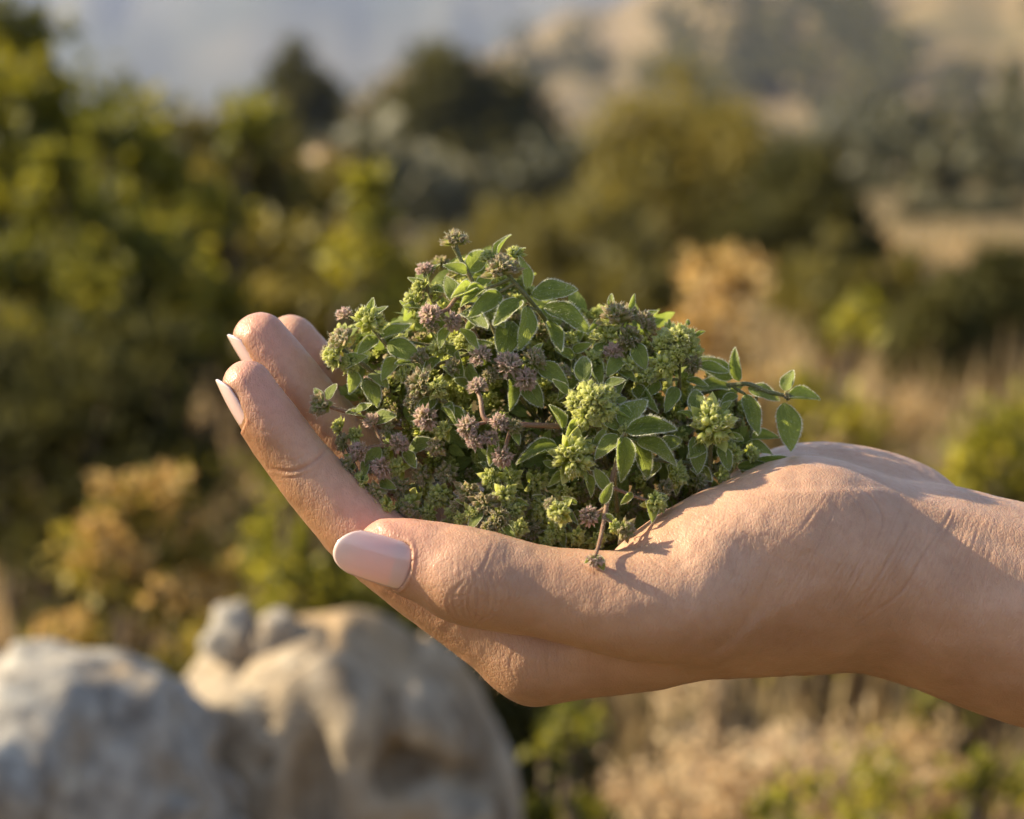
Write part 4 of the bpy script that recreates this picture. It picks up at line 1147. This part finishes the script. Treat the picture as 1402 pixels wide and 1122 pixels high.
def bush(name, label, cat, pos, width, height, fol, nclump, nleaf, size, depth=None, group=None, lean=0.0, tops=None, bare=0.18, clump=0.13, hue=(0.0, 1.0), base_cut=0.0, parts=('crown', 'trunk'), trunk_r=0.03, shape=1.0):
    """pos: foot on the ground; leaves gather in clumps at the ends of limbs; tops: extra pieces ((fol, count, size, leaves, part name))"""
    root = empty(name, pos)
    tag(root, label, cat, group)
    depth = depth or width
    u = rs.normal(0, 1, (nclump, 3)); u /= np.linalg.norm(u, axis=1, keepdims=True)
    u[:, 2] = np.abs(u[:, 2]) * 1.0 - 0.35 * (rs.random(nclump) < 0.5)
    rad = rs.uniform(0.45, 1.0, nclump) ** 0.5
    nz = 1 + 0.45 * noise3(u * 1.9 + rs.uniform(0, 50), 2)
    C = u * rad[:, None] * nz[:, None]
    C = C * np.array([width * 0.5, depth * 0.5, height * 0.5 * shape]) + np.array([lean, 0, height * (1 - 0.5 * shape)])
    C[:, 2] = np.maximum(C[:, 2], height * bare * rs.uniform(0.3, 1, nclump))
    hgt = C[:, 2] / height
    cr = np.clip(rs.normal(0.5, 0.28, nclump) * 0.9 + 0.05, 0, 1)
    per = np.maximum(3, (nleaf / nclump * rs.uniform(0.4, 1.6, nclump)).astype(int))
    idx = np.repeat(np.arange(nclump), per)
    sc = clump * min(width, height)
    P = C[idx] + rs.normal(0, 1, (len(idx), 3)) * sc * np.array([1, 1, 0.75]) * rs.uniform(0.5, 1.2, nclump)[idx][:, None]
    P[:, 2] = np.maximum(P[:, 2], 0.01 * height)
    rnd = np.clip(cr[idx] * 0.65 + rs.uniform(0, 0.4, len(idx)), 0, 1) * (hue[1] - hue[0]) + hue[0]
    V, F, A = leaf_cloud(P, size, rnd)
    link(parts[0], mesh_np(parts[0], V, F, FOL[fol], attrs={'rnd': A}, smooth=False), root)
    limbs = []
    nt = 3 if height < 2 else 1
    feet = [np.array([rs.normal(0, width * 0.05), rs.normal(0, width * 0.05), -0.05 * height]) for _ in range(nt)]
    if nt == 1:
        top = np.array([lean * 0.6, 0, height * 0.55]); limbs.append((limb(feet[0], top, 7, 0.05), trunk_r, trunk_r * 0.5))
    for k in range(min(nclump, 26)):
        a = feet[k % nt] if nt > 1 else limbs[0][0][rs.integers(2, 7)]
        limbs.append((limb(a, C[k], 6, 0.12), trunk_r * 0.45, trunk_r * 0.10))
    link(parts[1], limb_mesh(parts[1], limbs, BARK if fol not in ('dry', 'pale') else TWIG), root)
    if tops:
        for tf, cnt, ts, per_, tn, spread in tops:
            order = np.argsort(-C[:, 2] + rs.normal(0, height * 0.08, nclump))[:cnt]
            for j in order:
                e = C[j] + np.array([rs.normal(0, sc), rs.normal(0, sc), abs(rs.normal(0, sc)) + sc * 0.6])
                Q = np.clip(rs.normal(0, 1, (per_, 3)), -1.5, 1.5) * spread * np.array([1, 1, 0.6])
                V, F, A = leaf_cloud(Q, ts, rs.uniform(0, 1, per_), 0.8, 0.7)
                o = link(tn, mesh_np(tn, V, F, FOL[tf], attrs={'rnd': A}, smooth=False), root); o.location = e
    return root

def foot(px, d):
    p = at(px, 561, d)
    return (p.x, p.y, gz(p.x, p.y) - 0.01)
def px_m(px, d): return px / FPX * d
def hfrom(px, py, d):
    """height above ground of a photo pixel at distance d"""
    p = at(px, py, d); return p.z - gz(p.x, p.y)

def B(label, px, pytop, wpx, d, fol, nclump, nleaf, size, name='shrub', cat='shrub', **kw):
    h = hfrom(px, pytop, d) * 0.97
    return bush(name, label, cat, foot(px, d), px_m(wpx, d), h, fol, nclump, nleaf, size, **kw)

# left: the tall fresh-leaved thicket
B('tall leafy shrub at the far left edge, its top reaching the upper corner', 50, -30, 420, 4.3, 'fresh', 80, 9000, 0.040, clump=0.07)
B('yellow green shrub left of the hand with pale leaf sprays and bare twigs', 225, 70, 250, 3.7, 'fresh', 46, 4600, 0.034, clump=0.075)
B('broad dark leafy shrub low at the left, in front of the tall thicket', 90, 230, 360, 3.3, 'fresh', 54, 5800, 0.032, clump=0.07, hue=(0.05, 0.95))
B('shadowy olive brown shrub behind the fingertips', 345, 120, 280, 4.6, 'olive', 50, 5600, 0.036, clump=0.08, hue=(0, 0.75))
B('dull green shrub behind the hand, left of the bright leafed bush', 450, 230, 200, 4.0, 'olive', 40, 4000, 0.030, clump=0.09, hue=(0, 0.8))
B('bright leafed bush standing just left behind the heap of oregano', 540, 205, 160, 3.0, 'fresh', 26, 2000, 0.026, clump=0.10, hue=(0.15, 1))
B('small tree with a dark pointed crown against the blue mountain', 420, 72, 100, 60, 'dark', 40, 3000, 0.32, name='tree', cat='tree', clump=0.13, trunk_r=0.12)
B('rounded dark green tree standing above the middle of the valley slope', 625, 92, 215, 46, 'dark', 90, 9000, 0.30, name='tree', cat='tree', clump=0.11, trunk_r=0.14)
B('pale dry bush left of the rounded dark tree', 395, 185, 70, 5.2, 'pale', 18, 1200, 0.04, clump=0.14)
B('reddish brown dry bush below the small pointed tree', 455, 195, 120, 6.0, 'dry', 26, 2200, 0.05, clump=0.12, hue=(0, 0.45))
# middle and right
B('big olive green bush behind the right half of the heap', 930, 120, 260, 11, 'olive', 80, 10000, 0.055, clump=0.09)
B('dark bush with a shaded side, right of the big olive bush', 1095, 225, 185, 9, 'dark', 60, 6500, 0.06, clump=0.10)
B('olive brown scrub behind the tallest oregano tip', 750, 265, 260, 9.5, 'olive', 60, 5200, 0.06, clump=0.09, hue=(0, 0.6))
B('low grey brown scrub right of the rounded dark tree', 775, 208, 130, 30, 'grey', 40, 3200, 0.18, clump=0.11, hue=(0, 0.5))
B('dark brown thorny scrub below the dark bush on the right', 1150, 340, 190, 6.5, 'olive', 50, 4600, 0.04, clump=0.10, hue=(0, 0.5))
B('lone round dark tree in the pale field on the right', 1230, 155, 95, 110, 'dark', 40, 3600, 0.6, name='tree', cat='tree', clump=0.12, trunk_r=0.25)
B('round dark tree near the right edge below the pale field', 1365, 232, 130, 50, 'dark', 46, 4200, 0.32, name='tree', cat='tree', clump=0.12, trunk_r=0.15)
B('greyish scrub below the lone tree in the field', 1200, 255, 150, 40, 'grey', 40, 3400, 0.22, clump=0.11)
B('pale grey green scrub in the tan field left of the right edge', 1310, 285, 170, 22, 'grey', 44, 3600, 0.13, clump=0.10)
B('dark green shrub at the right edge above the dry grass', 1370, 330, 170, 5.5, 'dark', 46, 4600, 0.04, clump=0.10, hue=(0.1, 1))
B('slim green shrub left of the dark shrub at the right edge', 1275, 385, 150, 5.2, 'dark', 34, 3200, 0.035, clump=0.10, hue=(0.3, 1))
B('dark undergrowth bush behind the dry flower stalk', 860, 330, 220, 6.0, 'olive', 50, 4600, 0.04, clump=0.10, hue=(0, 0.5))
B('yellow green low bush right of the outermost oregano leaves', 1120, 455, 270, 2.6, 'fresh', 44, 3200, 0.02, clump=0.09, hue=(0.45, 1))
B('yellow green leafy bush at the right edge above the wrist', 1350, 485, 290, 2.3, 'fresh', 50, 3800, 0.02, clump=0.09, hue=(0.4, 1))
B('tan dry bush above the palm heel, right of the heap', 1190, 515, 260, 2.6, 'dry', 46, 4200, 0.016, clump=0.10, hue=(0.1, 0.95))
B('straw coloured dry bush directly behind the right end of the heap', 960, 425, 200, 2.9, 'dry', 40, 3600, 0.018, clump=0.10, hue=(0.3, 1))
B('dry rusty flower stalk rising right of the heap', 985, 345, 120, 2.3, 'dry', 14, 700, 0.016, name='dry_flower_stalk', cat='dry plant', clump=0.08, parts=('foliage', 'stem'), trunk_r=0.012, tops=[('rust', 10, 0.016, 160, 'flower_head', 0.024)], shape=0.7)
# left foreground
B('green and rust shrub with dried flower tops behind the left boulder', 175, 655, 290, 1.75, 'gold', 70, 6400, 0.014, name='flowering_shrub', cat='shrub', clump=0.075, tops=[('rust', 12, 0.010, 80, 'flower_head', 0.012)], parts=('foliage', 'stem'), trunk_r=0.016)
B('yellow green bush between the boulders and the index finger', 440, 605, 340, 2.0, 'fresh', 60, 5000, 0.017, clump=0.08, hue=(0.25, 1))
B('dark leaved bush added for the shade between the tall thicket and the rusty flowering shrub', 110, 380, 400, 2.7, 'dark', 60, 6500, 0.022, clump=0.10)  # dark leaf colour fills in for deep shade among the shrubs
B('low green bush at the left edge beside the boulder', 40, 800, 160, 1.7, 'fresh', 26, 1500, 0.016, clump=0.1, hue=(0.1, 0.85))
B('dark green bush added for the shadows under the knuckles', 640, 850, 330, 2.1, 'dark', 40, 3600, 0.018, clump=0.10, hue=(0.1, 1))  # dark leaves stand in for the shadowed gap below the hand
# bottom right
B('pale dry bush at the bottom, below the wrist', 1000, 915, 400, 1.55, 'pale', 80, 8000, 0.010, clump=0.075, hue=(0, 0.9), shape=1.2, bare=0.05)
B('bleached dry bush at the bottom right corner, below the forearm', 1310, 915, 400, 1.65, 'dry', 80, 8000, 0.010, clump=0.075, hue=(0, 0.8), shape=1.2, bare=0.05)
B('yellow green leafy tuft growing among the dry bushes at the bottom', 1150, 950, 500, 1.42, 'fresh', 90, 4200, 0.011, clump=0.055, hue=(0.4, 1), bare=0.02, shape=1.15)
B('small yellow green plant right of the boulder at the bottom', 780, 990, 220, 1.5, 'fresh', 36, 1600, 0.013, clump=0.08, hue=(0.3, 1), bare=0.02, shape=1.15)

B('leafy yellow green plant under the forearm at the lower right edge', 1330, 965, 240, 1.45, 'fresh', 60, 2600, 0.011, clump=0.06, hue=(0.35, 1), bare=0.02, shape=1.15)

# a far wood and scrub on the hill: masses
def wood(name, label, spots, fol, size, per, rng):
    P = []; rnd = []
    for (x, y, s) in spots:
        u = rs.normal(0, 1, (per, 3)); u /= np.linalg.norm(u, axis=1, keepdims=True)
        u *= rs.uniform(0.5, 1.0, (per, 1)) * (1 + 0.2 * rs.normal(0, 1, (per, 1)))
        P.append(np.array([x, y, gz(x, y) + s * 0.55]) + u * s * np.array([0.6, 0.6, 0.55])); rnd.append(np.clip(rs.normal(rng[0], rng[1], per), 0, 1))
    V, F, A = leaf_cloud(np.concatenate(P), size, np.concatenate(rnd), 0.3, 0.8)
    o = link(name, mesh_np(name, V, F, FOL[fol], attrs={'rnd': A}, smooth=False)); tag(o, label, 'wood', kind='stuff')
    return o
spots = []
for k in range(2600):
    az_ = rs.uniform(-1, 15); r_ = rs.uniform(310, 700)
    x, y = r_ * math.sin(R(az_)), r_ * math.cos(R(az_))
    dens = fbm(np.array([[x / 90, y / 90, 0]]), 3, 31)[0]
    band = math.exp(-((r_ - 405 + 3 * (az_ - 8)) / 42) ** 2) * min(1.0, max(0.12, (az_ - 1.5) / 4.5))
    if r_ < 620 and rs.random() < (0.010 + 0.36 * band) * (1 if dens > -0.25 else 0.15) + (0.12 if dens > 0.6 and az_ > 2 else 0): spots.append((x, y, rs.uniform(4, 8)))
wood('far_wood', 'dark green wood along the far hillside', spots[:900], 'dark', 2.2, 60, (0.75, 0.25))
spots = []
for k in range(260):
    az_ = rs.uniform(-13, 14); r_ = math.exp(rs.uniform(math.log(25), math.log(330)))
    x, y = r_ * math.sin(R(az_)), r_ * math.cos(R(az_))
    spots.append((x, y, rs.uniform(0.6, 1.6) * (0.6 + r_ / 150)))
wood('valley_scrub', 'low scrub dotted over the valley slope', spots, 'grey', 0.35, 90, (0.4, 0.25))

# dry grass standing on the near ground
k = 18000
az_ = rs.uniform(-42, 42, k); d = np.exp(rs.uniform(math.log(2.0), math.log(16), k))
x, y = d * np.sin(np.radians(az_)), d * np.cos(np.radians(az_))
z = ground(x, y)
h = rs.uniform(0.06, 0.26, k)
a = rs.uniform(0, 2 * np.pi, k); lean = rs.uniform(0.1, 0.6, k) * h
dx, dy = np.cos(a), np.sin(a); wd = 0.0016 + 0.0006 * d
b0 = np.stack([x, y, z - 0.01], -1); sd_ = np.stack([-dy, dx, 0 * dx], -1) * wd[:, None]
mid = b0 + np.stack([dx * lean * 0.3, dy * lean * 0.3, h * 0.6], -1); tip = b0 + np.stack([dx * lean, dy * lean, h], -1)
V = np.stack([b0 - sd_, b0 + sd_, mid + sd_ * 0.7, mid - sd_ * 0.7, tip], 1).reshape(-1, 3)
i = np.arange(k)[:, None] * 5
gme = mesh_np('dry_grass', V, [i + np.array([[0, 1, 2, 3]]), i + np.array([[3, 2, 4]])], FOL['blade'], attrs={'rnd': np.repeat(rs.uniform(0, 1, k), 5)}, smooth=False)
tag(link('dry_grass', gme), 'thin dry grass standing between the bushes', 'grass', kind='stuff')
# ---------------------------------------------------------------- boulders
def rock_mesh(name, blobs, cuts, mat, vox, seed, noise=0.014, freq=14.0, k=0.02, floor=None, pits=(), cleft=1.0):
    """blobs: (centre, radii) in world metres joined smoothly; cuts: (point, normal) planes shaved off"""
    lo = np.min([np.array(c) - np.array(r) for c, r in blobs], 0) - 0.05; hi = np.max([np.array(c) + np.array(r) for c, r in blobs], 0) + 0.05
    if floor is not None: lo[2] = floor
    ax_ = [np.arange(lo[i], hi[i], vox) for i in range(3)]
    P = np.stack(np.meshgrid(*ax_, indexing='ij'), -1)
    wob = fbm(P * freq * 0.35, 2, seed + 5)[..., None] * noise * 1.6
    Pw = P + wob * np.array([1, 0.6, 0.3])
    d = None
    for c, r in blobs:
        q = (Pw - np.array(c)) / np.array(r)
        k0 = (np.abs(q) ** 2.2).sum(-1) ** (1 / 2.2)
        e = (k0 - 1) * min(r)
        d = e if d is None else smin(d, e, k)
    for p, n in cuts:
        e = ((P - np.array(p)) * unit(n)).sum(-1)
        d = -smin(-d, -e, 0.008)
    n1 = fbm(P * freq, 4, seed, 0.55)
    rid = 1 - np.abs(noise3(P * np.array([freq * 0.8, freq * 0.8, freq * 0.35]), seed + 9))
    d = d - noise * n1 - noise * 0.8 * (rid - 0.6)
    nv = noise3(P * np.array([freq * 1.3, freq * 1.3, freq * 0.45]) + fbm(P * freq, 2, seed + 2)[..., None] * 0.35, seed + 31)
    d = d + noise * 1.5 * np.exp(-(nv / 0.09) ** 2) * cleft
    for c, r in pits:
        e = np.linalg.norm((P - np.array(c)) / np.array(r), axis=-1) - 1
        d = -smin(-d, e * min(r), 0.012)
    v, f = surface_nets(d.astype(np.float32), lo, vox)
    return mesh_np(name, v, f, mat)

def limestone(name, lo, mid, hi):
    m = NT(name)
    oc = m.obj()
    a1 = m.noise(oc, 9, 5, 0.62)
    a2 = m.noise(oc, 60, 5, 0.65)
    a3 = m.noise(m.n('ShaderNodeMapping', i_Scale=(1, 1, 0.18), i_Vector=oc).outputs[0], 26, 4, 0.6)
    c = m.ramp(a2, [(0.3, lo), (0.55, mid), (0.8, hi)])
    c = m.mix(m.n('ShaderNodeMapRange', i_Value=a1, i_1=0.48, i_2=0.62).outputs[0], c, (0.33, 0.235, 0.135))
    c = m.mix(m.math('MULTIPLY', m.n('ShaderNodeMapRange', i_Value=a3, i_1=0.56, i_2=0.72).outputs[0], 0.8), c, (0.10, 0.070, 0.045))
    c = m.mix(m.math('MULTIPLY', m.n('ShaderNodeMapRange', i_Value=m.noise(oc, 22, 4, 0.6, 0.5), i_1=0.60, i_2=0.70).outputs[0], 0.6), c, (0.62, 0.58, 0.48))
    return m.done(m.pbr(Base_Color=c, Roughness=0.9, Specular_IOR_Level=0.2, Normal=m.bump(a2, 0.7, 0.004)))
ROCK = limestone('grey_limestone', (0.17, 0.155, 0.135), (0.36, 0.33, 0.28), (0.56, 0.51, 0.43))
ROCKB = limestone('beige_limestone', (0.19, 0.150, 0.105), (0.38, 0.31, 0.22), (0.56, 0.47, 0.35))

def W(px, py, d): return np.array(at(px, py, d))
# left boulder
c1, c2, c3 = W(105, 1003, 1.32), W(195, 1050, 1.34), W(20, 1080, 1.27)
bl = [(c1, (0.064, 0.07, 0.040)), (c2, (0.046, 0.06, 0.048)), (c3, (0.058, 0.06, 0.036)), (c1 + np.array([-0.02, 0.02, -0.20]), (0.14, 0.13, 0.22))]
o = link('boulder', rock_mesh('boulder', bl, [], ROCK, 0.0045, 21, 0.0085, 15, 0.03, floor=-0.06, cleft=0.5))
tag(o, 'pale grey limestone boulder in the lower left corner', 'boulder', 'limestone boulders below the hand')
# right boulder: flat ledge on the left, ridge, long sloping right face
d0 = 1.42
bl = [(W(440, 1010, d0 + 0.015), (0.094, 0.085, 0.072)), (W(560, 1095, d0 + 0.01), (0.060, 0.075, 0.060)), (W(430, 1110, d0) + np.array([0, 0.02, -0.16]), (0.15, 0.12, 0.22))]
cuts = [(W(325, 897, d0), (-0.42, -0.28, 0.86)), (W(500, 862, d0), (0.42, -0.35, 0.84)), (W(610, 930, d0), (0.80, -0.30, 0.52)), (W(350, 960, d0 - 0.050), (-0.22, -0.96, 0.18)), (W(520, 960, d0 - 0.055), (0.30, -0.94, 0.16))]
pits = [(W(560, 1065, d0 - 0.055), (0.020, 0.05, 0.012)), (W(640, 1090, d0 - 0.050), (0.014, 0.05, 0.010)), (W(535, 975, d0 - 0.065), (0.008, 0.035, 0.034)), (W(425, 1090, d0 - 0.075), (0.014, 0.04, 0.040))]
o = link('boulder', rock_mesh('boulder', bl, cuts, ROCKB, 0.0042, 5, 0.0050, 18, 0.03, floor=-0.06, pits=pits))
tag(o, 'large weathered boulder with a flat ledge and brown stained face', 'boulder', 'limestone boulders below the hand')
for px, py, s, sd_, lb in ((312, 858, 0.0135, 3, 'rounded whitish stone on the boulder ledge, left one of two'), (388, 866, 0.0135, 8, 'pale tan stone on the boulder ledge, nearer the hand')):
    p = W(px, py, d0 - 0.005)
    o = link('stone', rock_mesh('stone', [(p, (s * 1.05, s, s * 1.15)), (p + np.array([0.004, 0, -0.010]), (s * 1.3, s, s * 0.9))], [], ROCK, 0.002, sd_, 0.003, 60, 0.008, cleft=0.4))
    tag(o, lb, 'stone', 'stones on the boulder ledge')
